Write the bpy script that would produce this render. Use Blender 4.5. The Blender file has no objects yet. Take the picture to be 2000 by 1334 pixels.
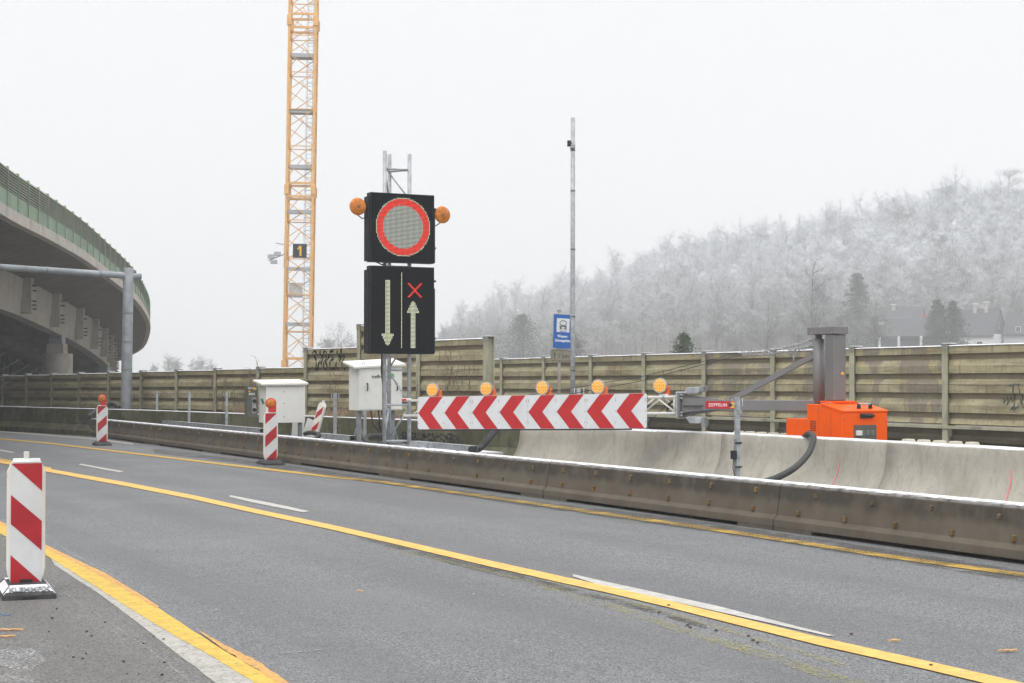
import bpy, math, random
from mathutils import Vector, Matrix
R = math.radians
D = bpy.data
scene = bpy.context.scene
C = scene.collection
random.seed(7)

# ---------------------------------------------------------------- camera
F = 3200.0                       # focal length in photo pixels (photo 2000 px wide)
CAMH = 1.8
PITCH = math.atan(78.0 / F)
cam_d = D.cameras.new('camera'); cam = D.objects.new('camera', cam_d); C.objects.link(cam)
cam_d.sensor_width = 36.0; cam_d.lens = 36.0 * F / 2000.0
cam_d.clip_start = 0.1; cam_d.clip_end = 4000
cam.location = (0, 0, CAMH); cam.rotation_euler = (R(90) + PITCH, 0, 0)
scene.camera = cam

# ---------------------------------------------------------------- world, sun, exposure
SUN_EL, SUN_AZ = R(52), R(205)   # azimuth the light comes from, clockwise from +Y
w = D.worlds.new('World'); scene.world = w; w.use_nodes = True
nt = w.node_tree; nt.nodes.clear()
wo = nt.nodes.new('ShaderNodeOutputWorld'); bg = nt.nodes.new('ShaderNodeBackground')
sky = nt.nodes.new('ShaderNodeTexSky'); sky.sky_type = 'NISHITA'; sky.sun_disc = False
sky.sun_elevation = SUN_EL; sky.sun_rotation = SUN_AZ
sky.dust_density = 4.0
hs = nt.nodes.new('ShaderNodeHueSaturation'); hs.inputs['Saturation'].default_value = 0.12
tc = nt.nodes.new('ShaderNodeTexCoord'); sp = nt.nodes.new('ShaderNodeSeparateXYZ')
rp = nt.nodes.new('ShaderNodeValToRGB')   # overcast cloud layer: brighter overhead
els = rp.color_ramp.elements
els[0].position = 0.0; els[0].color = (0.85, 0.855, 0.865, 1)
els[1].position = 1.0; els[1].color = (1.9, 1.92, 1.95, 1)
e = els.new(0.26); e.color = (0.875, 0.88, 0.89, 1)
sc10 = nt.nodes.new('ShaderNodeVectorMath'); sc10.operation = 'SCALE'; sc10.inputs['Scale'].default_value = 10.0
mx = nt.nodes.new('ShaderNodeMix'); mx.data_type = 'RGBA'; mx.inputs[0].default_value = 0.93
L = nt.links.new
L(tc.outputs['Generated'], sp.inputs[0]); L(sp.outputs['Z'], rp.inputs[0])
L(rp.outputs[0], sc10.inputs[0]); L(sky.outputs[0], hs.inputs['Color'])
L(hs.outputs[0], mx.inputs[6]); L(sc10.outputs[0], mx.inputs[7])
L(mx.outputs[2], bg.inputs['Color']); bg.inputs['Strength'].default_value = 0.1
L(bg.outputs[0], wo.inputs['Surface'])
sd = D.lights.new('sun', 'SUN'); sd.energy = 1.0; sd.angle = R(25); sd.color = (1, 0.97, 0.93)
so = D.objects.new('sun', sd); C.objects.link(so)
sdir = Vector((math.sin(SUN_AZ) * math.cos(SUN_EL), math.cos(SUN_AZ) * math.cos(SUN_EL), math.sin(SUN_EL)))
so.rotation_euler = (-sdir).to_track_quat('-Z', 'Y').to_euler()
vs = scene.view_settings
vs.view_transform = 'Standard'; vs.look = 'None'; vs.gamma = 1.0; vs.use_curve_mapping = False
vs.exposure = 0.23
cy = scene.cycles
cy.use_denoising = True; cy.volume_bounces = 2; cy.max_bounces = 8; cy.transparent_max_bounces = 16

# ---------------------------------------------------------------- pixel -> place helpers (photo pixels)
def ray(px, py):
    cx, cyy = (px - 1000) / F, (667 - py) / F
    return Vector((cx, math.cos(PITCH) - cyy * math.sin(PITCH), math.sin(PITCH) + cyy * math.cos(PITCH)))
def P(px, py, d):
    r = ray(px, py); return Vector((r.x * d / r.y, d, CAMH + r.z * d / r.y))
def G(px, py, z=0.0):
    r = ray(px, py); t = (z - CAMH) / r.z; return Vector((r.x * t, r.y * t, z))
RD = math.atan2(0.4462, 0.8949)                       # the road runs away to the left at this angle
TH = RD                                              # rotation that lines a thing up with the road
A_ = Vector((-math.sin(RD), math.cos(RD), 0)); B_ = Vector((math.cos(RD), math.sin(RD), 0))

# ---------------------------------------------------------------- object helpers
def tag(o, label=None, cat=None, group=None, kind=None):
    if label: o['label'] = label
    if cat: o['category'] = cat
    if group: o['group'] = group
    if kind: o['kind'] = kind
    return o
def thing(name, label, cat, loc=(0, 0, 0), rz=0.0, group=None):
    o = D.objects.new(name, None); C.objects.link(o); o.empty_display_size = 0.2
    o.location = loc; o.rotation_euler = (0, 0, rz)
    return tag(o, label, cat, group)
def xfm(o):
    return Matrix.Translation(o.location) @ o.rotation_euler.to_matrix().to_4x4()
def frame(loc, rz=0.0):
    return Matrix.Translation(Vector(loc)) @ Matrix.Rotation(rz, 4, 'Z')

class MB:
    def __init__(s): s.v = []; s.f = []; s.sm = []
    def add(s, vs, fs, smooth=False):
        n = len(s.v); s.v += [Vector(p) for p in vs]
        for f in fs: s.f.append([n + i for i in f]); s.sm.append(smooth)
        return s
    def box(s, lo, hi, m=None):
        x0, y0, z0 = lo; x1, y1, z1 = hi
        vs = [(x0,y0,z0),(x1,y0,z0),(x1,y1,z0),(x0,y1,z0),(x0,y0,z1),(x1,y0,z1),(x1,y1,z1),(x0,y1,z1)]
        if m is not None: vs = [m @ Vector(p) for p in vs]
        return s.add(vs, [(0,3,2,1),(4,5,6,7),(0,1,5,4),(1,2,6,5),(2,3,7,6),(3,0,4,7)])
    def boxc(s, c, size, m=None):
        c = Vector(c); h = Vector(size) / 2
        return s.box(c - h, c + h, m)
    def bar(s, a, b, w, h, up=(0, 0, 1)):
        a = Vector(a); b = Vector(b); d = (b - a); ln = d.length; d.normalize()
        up = Vector(up)
        if abs(d.dot(up)) > 0.98: up = Vector((1, 0, 0))
        x = d.cross(up).normalized(); y = x.cross(d)
        vs = []
        for p in (a, b):
            for i, j in ((-1,-1),(1,-1),(1,1),(-1,1)): vs.append(p + x * i * w / 2 + y * j * h / 2)
        return s.add(vs, [(0,1,2,3),(7,6,5,4),(0,4,5,1),(1,5,6,2),(2,6,7,3),(3,7,4,0)])
    def tube(s, pts, r, n=10, cap=True):
        pts = [Vector(p) for p in pts]; k = len(pts)
        rs = r if isinstance(r, (list, tuple)) else [r] * k
        vs = []; prev = None
        for i, p in enumerate(pts):
            d = (pts[min(i + 1, k - 1)] - pts[max(i - 1, 0)]).normalized()
            if prev is None:
                u = Vector((0, 0, 1)) if abs(d.z) < 0.9 else Vector((1, 0, 0))
                x = d.cross(u).normalized()
            else:
                x = (prev - d * prev.dot(d)).normalized()
            prev = x; y = d.cross(x)
            for j in range(n):
                t = 2 * math.pi * j / n
                vs.append(p + (x * math.cos(t) + y * math.sin(t)) * rs[i])
        fs = []
        for i in range(k - 1):
            for j in range(n):
                a, b = i * n + j, i * n + (j + 1) % n
                fs.append((a, b, b + n, a + n))
        n0 = len(s.v); s.add(vs, fs, True)
        if cap:
            s.f.append([n0 + j for j in reversed(range(n))]); s.sm.append(False)
            s.f.append([n0 + (k - 1) * n + j for j in range(n)]); s.sm.append(False)
        return s
    def prism(s, poly, y0, y1, m=None):          # poly in x,z, extruded along y
        k = len(poly); vs = [(x, y0, z) for x, z in poly] + [(x, y1, z) for x, z in poly]
        if m is not None: vs = [m @ Vector(p) for p in vs]
        fs = [list(range(k)), list(range(2 * k - 1, k - 1, -1))]
        for i in range(k): j = (i + 1) % k; fs.append((j, i, i + k, j + k))
        return s.add(vs, fs)
    def disc(s, c, nrm, r, n=24, r2=None):
        c = Vector(c); d = Vector(nrm).normalized(); u = Vector((0, 0, 1)) if abs(d.z) < .9 else Vector((1, 0, 0))
        x = u.cross(d).normalized(); y = d.cross(x)
        return s.add([c + (x * math.cos(2*math.pi*j/n) + y * math.sin(2*math.pi*j/n)) * r for j in range(n)], [list(range(n))])
    def dome(s, c, nrm, r, h, n=24, k=5):        # shallow convex lens
        c = Vector(c); d = Vector(nrm).normalized(); u = Vector((0, 0, 1)) if abs(d.z) < .9 else Vector((1, 0, 0))
        x = u.cross(d).normalized(); y = d.cross(x); vs = []
        for i in range(k):
            t = i / k * math.pi / 2
            for j in range(n):
                q = 2 * math.pi * j / n
                vs.append(c + (x * math.cos(q) + y * math.sin(q)) * r * math.cos(t) + d * h * math.sin(t))
        vs.append(c + d * h); fs = []
        for i in range(k - 1):
            for j in range(n): a, b = i*n+j, i*n+(j+1)%n; fs.append((a, b, b+n, a+n))
        for j in range(n): fs.append(((k-1)*n+j, (k-1)*n+(j+1)%n, k*n))
        return s.add(vs, fs, True)
    def sweep(s, profs, cap=True, smooth=False):               # profs: list of equal-length 3D sections (closed)
        k = len(profs[0]); vs = [p for pr in profs for p in pr]; fs = []
        for i in range(len(profs) - 1):
            for j in range(k):
                a, b = i*k+j, i*k+(j+1)%k; fs.append((a, a+k, b+k, b))
        if cap: fs.append(list(range(k))); fs.append([len(vs)-1-i for i in range(k)])
        return s.add(vs, fs, smooth)
    def mesh(s, name):
        m = D.meshes.new(name); m.from_pydata([tuple(p) for p in s.v], [], s.f)
        m.polygons.foreach_set('use_smooth', s.sm); m.update(); return m
    def build(s, name, mat, parent=None, bevel=0.0, m=None, seg=2, loc=None, rz=0.0):
        if m is not None: s.v = [m @ p for p in s.v]
        me = s.mesh(name); o = D.objects.new(name, me); C.objects.link(o)
        if parent: o.parent = parent
        if loc is not None: o.location = loc; o.rotation_euler = (0, 0, rz)
        if mat: me.materials.append(mat)
        if bevel:
            b = o.modifiers.new('bevel', 'BEVEL'); b.width = bevel; b.segments = seg; b.limit_method = 'ANGLE'; b.angle_limit = R(35)
        return o

def text_obj(body, name, mat, parent, m, size, bold=0.0, align='CENTER', extrude=0.001, sx=1.0, shear=0.0, spacing=1.0):
    cu = D.curves.new(name, 'FONT'); cu.body = body; cu.size = size; cu.align_x = align; cu.align_y = 'CENTER'
    cu.offset = bold; cu.extrude = extrude; cu.shear = shear; cu.resolution_u = 3; cu.space_character = spacing
    o = D.objects.new(name, cu); C.objects.link(o)
    dg = bpy.context.evaluated_depsgraph_get(); dg.update()
    me = D.meshes.new_from_object(o.evaluated_get(dg))
    D.objects.remove(o); D.curves.remove(cu)
    # text lies in x,y facing +z: stand it up so that it faces -y
    T = m @ Matrix.Rotation(R(90), 4, 'X') @ Matrix.Diagonal((sx, 1, 1, 1))
    me.transform(T); me.name = name
    o = D.objects.new(name, me); C.objects.link(o); o.parent = parent
    me.materials.clear(); me.materials.append(mat)
    return o
def copy_tree(o, parent=None):
    c = o.copy(); C.objects.link(c)
    if parent: c.parent = parent
    for ch in list(o.children): copy_tree(ch, c)
    return c

# ---------------------------------------------------------------- materials
def lin(c):
    return tuple(((x / 255) / 12.92 if x <= 10 else (((x / 255) + 0.055) / 1.055) ** 2.4) for x in c) + (1.0,)
class NT:
    def __init__(s, name):
        s.m = D.materials.new(name); s.m.use_nodes = True; s.t = s.m.node_tree
        s.b = s.t.nodes['Principled BSDF']; s.out = s.t.nodes['Material Output']; s._c = None
    def n(s, ty, **kw):
        o = s.t.nodes.new(ty)
        for k, v in kw.items(): setattr(o, k, v)
        return o
    def l(s, a, b): s.t.links.new(a, b)
    def coord(s):
        if s._c is None:
            tc = s.n('ShaderNodeTexCoord'); oi = s.n('ShaderNodeObjectInfo')
            a = s.n('ShaderNodeVectorMath', operation='SCALE'); a.inputs['Scale'].default_value = 3.17
            b = s.n('ShaderNodeVectorMath', operation='ADD')
            s.l(oi.outputs['Location'], a.inputs[0]); s.l(tc.outputs['Object'], b.inputs[0]); s.l(a.outputs[0], b.inputs[1])
            s._c = b.outputs[0]
        return s._c
    def noise(s, scale, detail=4, stretch=(1, 1, 1), rough=0.6, off=0.0, vec=None):
        mp = s.n('ShaderNodeMapping'); mp.inputs['Scale'].default_value = stretch; mp.inputs['Location'].default_value = (off, off * 1.3, off * .7)
        s.l(vec or s.coord(), mp.inputs['Vector'])
        t = s.n('ShaderNodeTexNoise'); t.inputs['Scale'].default_value = scale; t.inputs['Detail'].default_value = detail
        t.inputs['Roughness'].default_value = rough
        s.l(mp.outputs[0], t.inputs['Vector']); return t.outputs['Fac']
    def ramp(s, fac, lo, hi, a=0.0, b=1.0):
        r = s.n('ShaderNodeMapRange'); r.interpolation_type = 'SMOOTHSTEP'
        r.inputs['From Min'].default_value = lo; r.inputs['From Max'].default_value = hi
        r.inputs['To Min'].default_value = a; r.inputs['To Max'].default_value = b
        s.l(fac, r.inputs['Value']); return r.outputs['Result']
    def mix(s, fac, a, b, blend='MIX'):
        m = s.n('ShaderNodeMix', data_type='RGBA', blend_type=blend)
        if hasattr(fac, 'links'): s.l(fac, m.inputs[0])
        else: m.inputs[0].default_value = fac
        for v, i in ((a, 6), (b, 7)):
            if hasattr(v, 'links'): s.l(v, m.inputs[i])
            else: m.inputs[i].default_value = v
        return m.outputs[2]
    def mul(s, a, b):
        m = s.n('ShaderNodeMath', operation='MULTIPLY')
        for v, i in ((a, 0), (b, 1)):
            if hasattr(v, 'links'): s.l(v, m.inputs[i])
            else: m.inputs[i].default_value = v
        return m.outputs[0]
    def bump(s, h, strength=0.3, dist=0.01):
        b = s.n('ShaderNodeBump'); b.inputs['Strength'].default_value = strength; b.inputs['Distance'].default_value = dist
        s.l(h, b.inputs['Height']); s.l(b.outputs[0], s.b.inputs['Normal'])
    def done(s, col, rough=0.6, metal=0.0, spec=0.5):
        if hasattr(col, 'links'): s.l(col, s.b.inputs['Base Color'])
        else: s.b.inputs['Base Color'].default_value = col
        if hasattr(rough, 'links'): s.l(rough, s.b.inputs['Roughness'])
        else: s.b.inputs['Roughness'].default_value = rough
        s.b.inputs['Metallic'].default_value = metal; s.b.inputs['Specular IOR Level'].default_value = spec
        return s.m
def g(v, t=(1, 1, 1)): return (v * t[0], v * t[1], v * t[2], 1)
def sc(c, k): return (c[0] * k, c[1] * k, c[2] * k, 1)
def plain(name, col, rough=0.5, metal=0.0, var=0.12, scale=6, spec=0.5, dirt=0.0, dirtcol=(0.1, 0.09, 0.07, 1)):
    t = NT(name); c = t.mix(t.ramp(t.noise(scale), 0.3, 0.7), sc(col, 1 - var), sc(col, 1 + var))
    if dirt:
        c = t.mix(t.mul(t.ramp(t.noise(3.0, 6, (1, 1, .25)), 0.5, 0.72), dirt), c, dirtcol)
    ro = t.ramp(t.noise(scale * 3), 0.2, 0.8, max(0.02, rough - .08), min(1, rough + .1))
    return t.done(c, ro, metal, spec)
def emit(name, col, strength, base=None):
    t = NT(name); t.b.inputs['Emission Color'].default_value = col; t.b.inputs['Emission Strength'].default_value = strength
    return t.done(base or sc(col, 0.3), 0.4)
def concrete(name, c0, c1, streak=0.5, dark=(0.06, 0.055, 0.045, 1), spots=0.3, bumpk=0.25):
    t = NT(name)
    c = t.mix(t.ramp(t.noise(1.3, 6), 0.3, 0.7), c0, c1)
    c = t.mix(t.mul(t.ramp(t.noise(5.0, 6, (1, 1, .16), .65), 0.5, 0.75), streak), c, dark)
    c = t.mix(t.mul(t.ramp(t.noise(1.1, 5, off=9), 0.5, 0.7), streak * .7), c, dark)
    c = t.mix(t.mul(t.ramp(t.noise(38, 3), 0.60, 0.72), spots), c, dark)
    c = t.mix(t.mul(t.ramp(t.noise(11, 7, (1, 1, .6), .75, 3), .47, .66), .38), c, sc(c0, .48))          # blotchy weathering
    fine = t.noise(90, 3); c = t.mix(0.3, c, t.mix(fine, sc(c0, .5), sc(c1, 1.35)))
    t.bump(t.noise(60, 4), bumpk, 0.006)
    return t.done(c, 0.88, 0, 0.25)

M = {}
def asphalt(name, c, tint, patch=0.25):
    t = NT(name)
    v = t.n('ShaderNodeTexVoronoi'); v.inputs['Scale'].default_value = 95; t.l(t.coord(), v.inputs['Vector'])
    spk = t.ramp(v.outputs['Color'], 0.15, 0.85)
    col = t.mix(spk, sc(g(c, tint), .38), sc(g(c, tint), 1.6))
    fine = t.noise(160, 2); col = t.mix(t.ramp(fine, .56, .74), col, sc(g(c, tint), 2.3))
    blot = t.noise(30, 4); col = t.mix(t.mul(t.ramp(blot, .45, .7), .3), col, sc(g(c, tint), .6))
    rot = t.n('ShaderNodeMapping'); rot.inputs['Rotation'].default_value = (0, 0, R(90) - (R(90) - RD) * 0 )
    rot.inputs['Rotation'].default_value = (0, 0, -RD); t.l(t.coord(), rot.inputs['Vector'])
    big = t.noise(0.55, 5, (1.6, .12, 1), vec=rot.outputs[0])
    col = t.mix(t.mul(t.ramp(big, .42, .66), patch), col, sc(g(c, tint), .68))
    big2 = t.noise(0.45, 6, off=4); col = t.mix(t.mul(t.ramp(big2, .48, .72), patch), col, sc(g(c, tint), 1.25))
    sx_ = t.n('ShaderNodeSeparateXYZ'); t.l(rot.outputs[0], sx_.inputs[0])          # worn wheel tracks along the lanes
    wv = t.n('ShaderNodeMath', operation='SINE'); mu = t.n('ShaderNodeMath', operation='MULTIPLY'); t.l(sx_.outputs['X'], mu.inputs[0]); mu.inputs[1].default_value = 3.5; t.l(mu.outputs[0], wv.inputs[0])
    col = t.mix(t.mul(t.mul(t.ramp(wv.outputs[0], -.2, .9), t.ramp(t.noise(.5, 4, (1, .2, 1), vec=rot.outputs[0], off=6), .3, .7)), patch * .75), col, sc(g(c, tint), .70))
    t.bump(spk, 0.5, 0.004)
    return t.done(col, t.ramp(big2, .3, .7, .62, .85), 0, 0.35)
M['asphalt'] = asphalt('asphalt', 0.158, (1.0, 1.012, 1.035), .42)
M['shoulder'] = asphalt('shoulder_asphalt', 0.135, (1.05, 1.0, .95), .45)
def paint(name, col, wear, under=0.12, grit=0.2, coverage=1.0):
    t = NT(name)
    c = t.mix(t.ramp(t.noise(7, 5), .3, .7), sc(col, .82), sc(col, 1.08))
    c = t.mix(t.mul(t.ramp(t.noise(70, 4), .5, .7), grit), c, sc(col, .5))
    wearf = t.mul(t.ramp(t.noise(26, 8, rough=.75), .63 - wear * .35, .72 - wear * .2), 1.0)
    if coverage < 1.0:
        tr = t.n('ShaderNodeBsdfTransparent'); ms = t.n('ShaderNodeMixShader')
        a = t.mul(t.ramp(t.noise(45, 6, (1, 1, 1), .75, 3), 1 - coverage - .05, 1 - coverage + .1), t.ramp(t.noise(2.2, 3), .3, .6))
        t.l(a, ms.inputs[0]); t.l(tr.outputs[0], ms.inputs[1]); t.l(t.b.outputs[0], ms.inputs[2]); t.l(ms.outputs[0], t.out.inputs['Surface'])
    else:
        c = t.mix(wearf, c, g(under))
    t.bump(t.noise(80, 3), .3, .003)
    return t.done(c, .7, 0, .3)
M['yellow'] = paint('yellow_paint', (0.76, 0.465, 0.125, 1), .16, grit=.32)
M['yellow_thin'] = paint('yellow_paint_worn', (0.58, 0.36, 0.05, 1), .30, grit=.4)
M['yellow_near'] = paint('yellow_paint_ribbed', (0.64, 0.43, 0.075, 1), .24, grit=.55)
M['orange_line'] = paint('orange_paint', (0.62, 0.34, 0.10, 1), .3, grit=.5)
M['white_line'] = paint('white_paint', (0.50, 0.485, 0.45, 1), .14, grit=.35)
M['white_worn'] = paint('white_paint_worn', (0.44, 0.42, 0.38, 1), .35, grit=.55)
M['scuff'] = paint('scuff_yellow', (0.42, 0.38, 0.12, 1), 0, coverage=.47)
M['scuff_dark'] = paint('scuff_dark', (0.07, 0.066, 0.055, 1), 0, coverage=.52)
M['scuff_grey'] = paint('scuff_grey', (0.40, 0.42, 0.45, 1), 0, coverage=.5)
M['frost_ground'] = paint('frost_film', (0.62, 0.63, 0.64, 1), 0, coverage=.47)
M['gravel'] = concrete('gravel_dirt', (0.12, 0.11, 0.09, 1), (0.2, 0.18, 0.15, 1), .4)
M['grass_ground'] = concrete('winter_meadow', (0.11, 0.10, 0.07, 1), (0.22, 0.20, 0.15, 1), .3)

def front_concrete():
    t = NT('barrier_concrete')
    c0, c1 = (0.088, 0.072, 0.054, 1), (0.142, 0.120, 0.092, 1)
    c = t.mix(t.ramp(t.noise(1.6, 6), .3, .7), c0, c1)
    sep = t.n('ShaderNodeSeparateXYZ'); tcn = t.n('ShaderNodeTexCoord'); t.l(tcn.outputs['Object'], sep.inputs[0])
    # road grime lies thickest in a wavy band below the top edge
    wav = t.noise(2.2, 3, (1, 0, 0)); ad = t.n('ShaderNodeMath', operation='MULTIPLY_ADD')
    t.l(wav, ad.inputs[0]); ad.inputs[1].default_value = -.22; t.l(sep.outputs['Z'], ad.inputs[2])
    band = t.mul(t.ramp(ad.outputs[0], .19, .31), t.ramp(ad.outputs[0], .47, .43))
    c = t.mix(t.mul(band, t.ramp(t.noise(4, 5), .3, .6, .35, .95)), c, (0.030, 0.025, 0.020, 1))
    c = t.mix(t.mul(t.ramp(t.noise(9, 6, (1, 1, .12)), .52, .74), .5), c, (0.09, 0.08, 0.065, 1))
    c = t.mix(t.mul(t.ramp(t.noise(60, 3), .6, .7), .5), c, (0.08, 0.07, 0.06, 1))
    c = t.mix(t.mul(t.ramp(sep.outputs['Z'], .515, .575), t.ramp(t.noise(7, 5, off=2), .25, .6)), c, (0.36, 0.36, 0.365, 1))   # thin rime creeping down from the crown
    c = t.mix(t.mul(t.ramp(sep.outputs['Z'], .14, .02), t.ramp(t.noise(14, 5), .35, .65)), c, (0.08, 0.072, 0.06, 1))
    fine = t.noise(110, 3); c = t.mix(.25, c, t.mix(fine, sc(c0, .55), sc(c1, 1.3)))
    t.bump(t.noise(70, 4), .3, .005)
    return t.done(c, .85, 0, .3)
M['front_conc'] = front_concrete()
M['light_conc'] = concrete('light_concrete', (0.36, 0.335, 0.285, 1), (0.50, 0.465, 0.40, 1), .6, (0.17, 0.158, 0.128, 1), .4)
def mossy():
    t = NT('mossy_concrete'); c = t.mix(t.ramp(t.noise(1.0, 6), .35, .65), (0.075, 0.075, 0.042, 1), (0.14, 0.13, 0.085, 1))
    c = t.mix(t.mul(t.ramp(t.noise(6, 6, (1, 1, .15)), .5, .72), .7), c, (0.04, 0.043, 0.03, 1))
    c = t.mix(t.mul(t.ramp(t.noise(2.4, 6, off=5), .55, .7), .6), c, (0.20, 0.19, 0.15, 1))
    t.bump(t.noise(50, 4), .3, .006); return t.done(c, .9, 0, .2)
M['mossy'] = mossy()
M['bridge_conc'] = concrete('bridge_concrete', (0.29, 0.26, 0.22, 1), (0.39, 0.355, 0.305, 1), .5, (0.12, 0.10, 0.085, 1), .1)
M['bridge_edge'] = concrete('bridge_edge_concrete', (0.46, 0.42, 0.37, 1), (0.58, 0.54, 0.48, 1), .6, (0.11, 0.10, 0.09, 1), .1)
M['bridge_shaded'] = concrete('bridge_shaded_concrete', (0.075, 0.062, 0.05, 1), (0.18, 0.155, 0.125, 1), .6, (0.045, 0.037, 0.03, 1), .1)  # concrete under the deck, its shade put into a darker colour
M['pad_conc'] = concrete('pad_concrete', (0.4, 0.39, 0.36, 1), (0.52, 0.5, 0.47, 1), .3)
M['block_conc'] = concrete('block_concrete', (0.50, 0.47, 0.39, 1), (0.62, 0.58, 0.49, 1), .2)
def snow():
    t = NT('frost_snow'); c = t.mix(t.ramp(t.noise(14, 5), .35, .7), (0.80, 0.81, 0.84, 1), (0.62, 0.63, 0.65, 1))
    c = t.mix(t.mul(t.ramp(t.noise(45, 5), .62, .72), .5), c, (0.25, 0.24, 0.22, 1))
    t.bump(t.noise(40, 4), .5, .006); return t.done(c, .8, 0, .2)
M['snow'] = snow()
def wallpanel(name, over):
    t = NT(name)
    c = t.mix(t.ramp(t.noise(1.2, 5), .3, .7), (0.35, 0.308, 0.180, 1), (0.44, 0.395, 0.25, 1))
    if over:   # grey-brown overpainting of old graffiti
        f = t.ramp(t.noise(0.95, 2.2, (1.0, 1, .55), .4, 2), .47, .50); c = t.mix(t.mul(f, .85), c, (0.235, 0.205, 0.165, 1))
        f2 = t.ramp(t.noise(1.6, 2, (1.6, 1, .5), .4, 7), .56, .58); c = t.mix(t.mul(f2, .7), c, (0.42, 0.36, 0.19, 1))
    c = t.mix(t.mul(t.ramp(t.noise(2.0, 6, (.35, 1, 3.0), .7, 1), .42, .66), .62), c, (0.13, 0.112, 0.072, 1))
    c = t.mix(t.mul(t.ramp(t.noise(13, 5, (1, 1, .15)), .5, .72), .55), c, (0.11, 0.10, 0.07, 1))
    c = t.mix(t.mul(t.ramp(t.noise(55, 4), .58, .68), .4), c, (0.10, 0.09, 0.06, 1))
    wv = t.n('ShaderNodeTexWave'); wv.wave_type = 'BANDS'; wv.bands_direction = 'X'; wv.inputs['Scale'].default_value = 5; wv.inputs['Distortion'].default_value = 0
    t.l(t.coord(), wv.inputs['Vector']); t.bump(wv.outputs['Fac'], .12, .004)
    return t.done(c, .6, 0, .35)
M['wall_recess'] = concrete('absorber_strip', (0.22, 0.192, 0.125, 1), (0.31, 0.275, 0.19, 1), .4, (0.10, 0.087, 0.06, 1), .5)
M['wall_dark'] = concrete('shaded_soiled_panel', (0.085, 0.075, 0.05, 1), (0.13, 0.115, 0.08, 1), .5)  # dirty panel, with the shadow below the rail painted into its dark tone
M['wall'] = wallpanel('noise_wall_panel', False); M['wall_over'] = wallpanel('noise_wall_panel_overpainted', True)
M['wall_post'] = plain('noise_wall_post', (0.40, 0.385, 0.28, 1), .5, var=.14, scale=3, dirt=.55)
M['wall_cap'] = plain('noise_wall_post_cap', (0.26, 0.26, 0.23, 1), .6)
M['galv'] = plain('galvanised_steel', (0.42, 0.44, 0.46, 1), .55, .35, .22, 9, dirt=.35, dirtcol=(.2, .2, .2, 1))
M['galv_dark'] = plain('dull_galvanised_steel', (0.24, 0.26, 0.275, 1), .6, .25, .25, 8)
M['pole_grey'] = plain('mast_steel', (0.30, 0.325, 0.35, 1), .55, .25, .2, 2, dirt=.3, dirtcol=(.5, .52, .54, 1))
M['black'] = plain('black_housing', (0.014, 0.015, 0.018, 1), .6)
M['rubber'] = plain('black_rubber', (0.018, 0.018, 0.019, 1), .55, var=.3)
M['rubber_foot'] = plain('recycled_rubber', (0.045, 0.045, 0.046, 1), .8, var=.3, scale=15)
M['white_metal'] = plain('white_coated_metal', (0.74, 0.74, 0.71, 1), .4, var=.03, dirt=.15, dirtcol=(.4, .37, .3, 1))
M['white_roof'] = plain('cabinet_roof', (0.76, 0.74, 0.68, 1), .5, var=.04)
M['sign_white'] = plain('sign_white', (0.72, 0.73, 0.75, 1), .35, var=.03, dirt=.08)
M['sign_red'] = plain('sign_red', (0.52, 0.012, 0.016, 1), .35, var=.08)
M['beacon_white'] = plain('beacon_plastic', (0.72, 0.70, 0.64, 1), .5, var=.05, dirt=.25, dirtcol=(.35, .31, .24, 1))
M['beacon_face'] = plain('beacon_foil_white', (0.66, 0.665, 0.67, 1), .4, var=.05, dirt=.2, dirtcol=(.35, .34, .32, 1))
M['beacon_red'] = plain('beacon_foil_red', (0.42, 0.012, 0.022, 1), .4, var=.12)
M['amber_lens'] = plain('amber_lens', (0.55, 0.17, 0.012, 1), .15, var=.25, scale=14)
M['lamp_red'] = plain('lamp_housing_red', (0.65, 0.035, 0.02, 1), .4)
M['lamp_orange'] = plain('lamp_housing_orange', (0.8, 0.16, 0.03, 1), .4)
M['machine_grey'] = plain('machine_grey', (0.185, 0.18, 0.18, 1), .42, .0, .06, 2)
M['machine_orange'] = plain('machine_orange', (0.88, 0.108, 0.0015, 1), .5, var=.06, scale=1.5, spec=.15, dirt=.12, dirtcol=(.35,.06,.01,1))
M['panel_dark'] = plain('control_panel', (0.10, 0.10, 0.09, 1), .5)
M['label_red'] = plain('label_red', (0.50, 0.012, 0.03, 1), .4); M['label_yellow'] = plain('label_yellow', (0.8, 0.48, 0.02, 1), .4)
M['white_text'] = plain('white_lettering', (0.85, 0.85, 0.85, 1), .5, var=.01); M['dark_text'] = plain('dark_lettering', (0.03, 0.03, 0.03, 1), .5)
M['faded_text'] = plain('faded_lettering', (0.10, 0.10, 0.085, 1), .8, var=.3, scale=30)
M['green_logo'] = plain('green_logo', (0.05, 0.42, 0.10, 1), .5); M['blue'] = plain('sign_blue', (0.010, 0.115, 0.42, 1), .4, var=.06)
M['old_sign'] = plain('weathered_sign', (0.27, 0.25, 0.19, 1), .8, var=.25, scale=25, dirt=.5)
M['crane'] = plain('crane_yellow', (0.76, 0.43, 0.15, 1), .5, var=.1, scale=2); M['crane_grey'] = plain('crane_platform', (0.40, 0.42, 0.44, 1), .6)
M['reflector'] = plain('amber_reflector', (0.24, 0.125, 0.025, 1), .4, var=.6, scale=3); M['reflector_frame'] = plain('reflector_bracket', (0.15, 0.105, 0.05, 1), .6, var=.35)
M['led_white'] = emit('led_white', (0.84, 0.89, 0.62, 1), .85); M['led_dim'] = emit('led_dim_white', (0.66, 0.69, 0.60, 1), .72); M['led_red'] = emit('led_red', (1.0, 0.05, 0.03, 1), 1.0)
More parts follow.
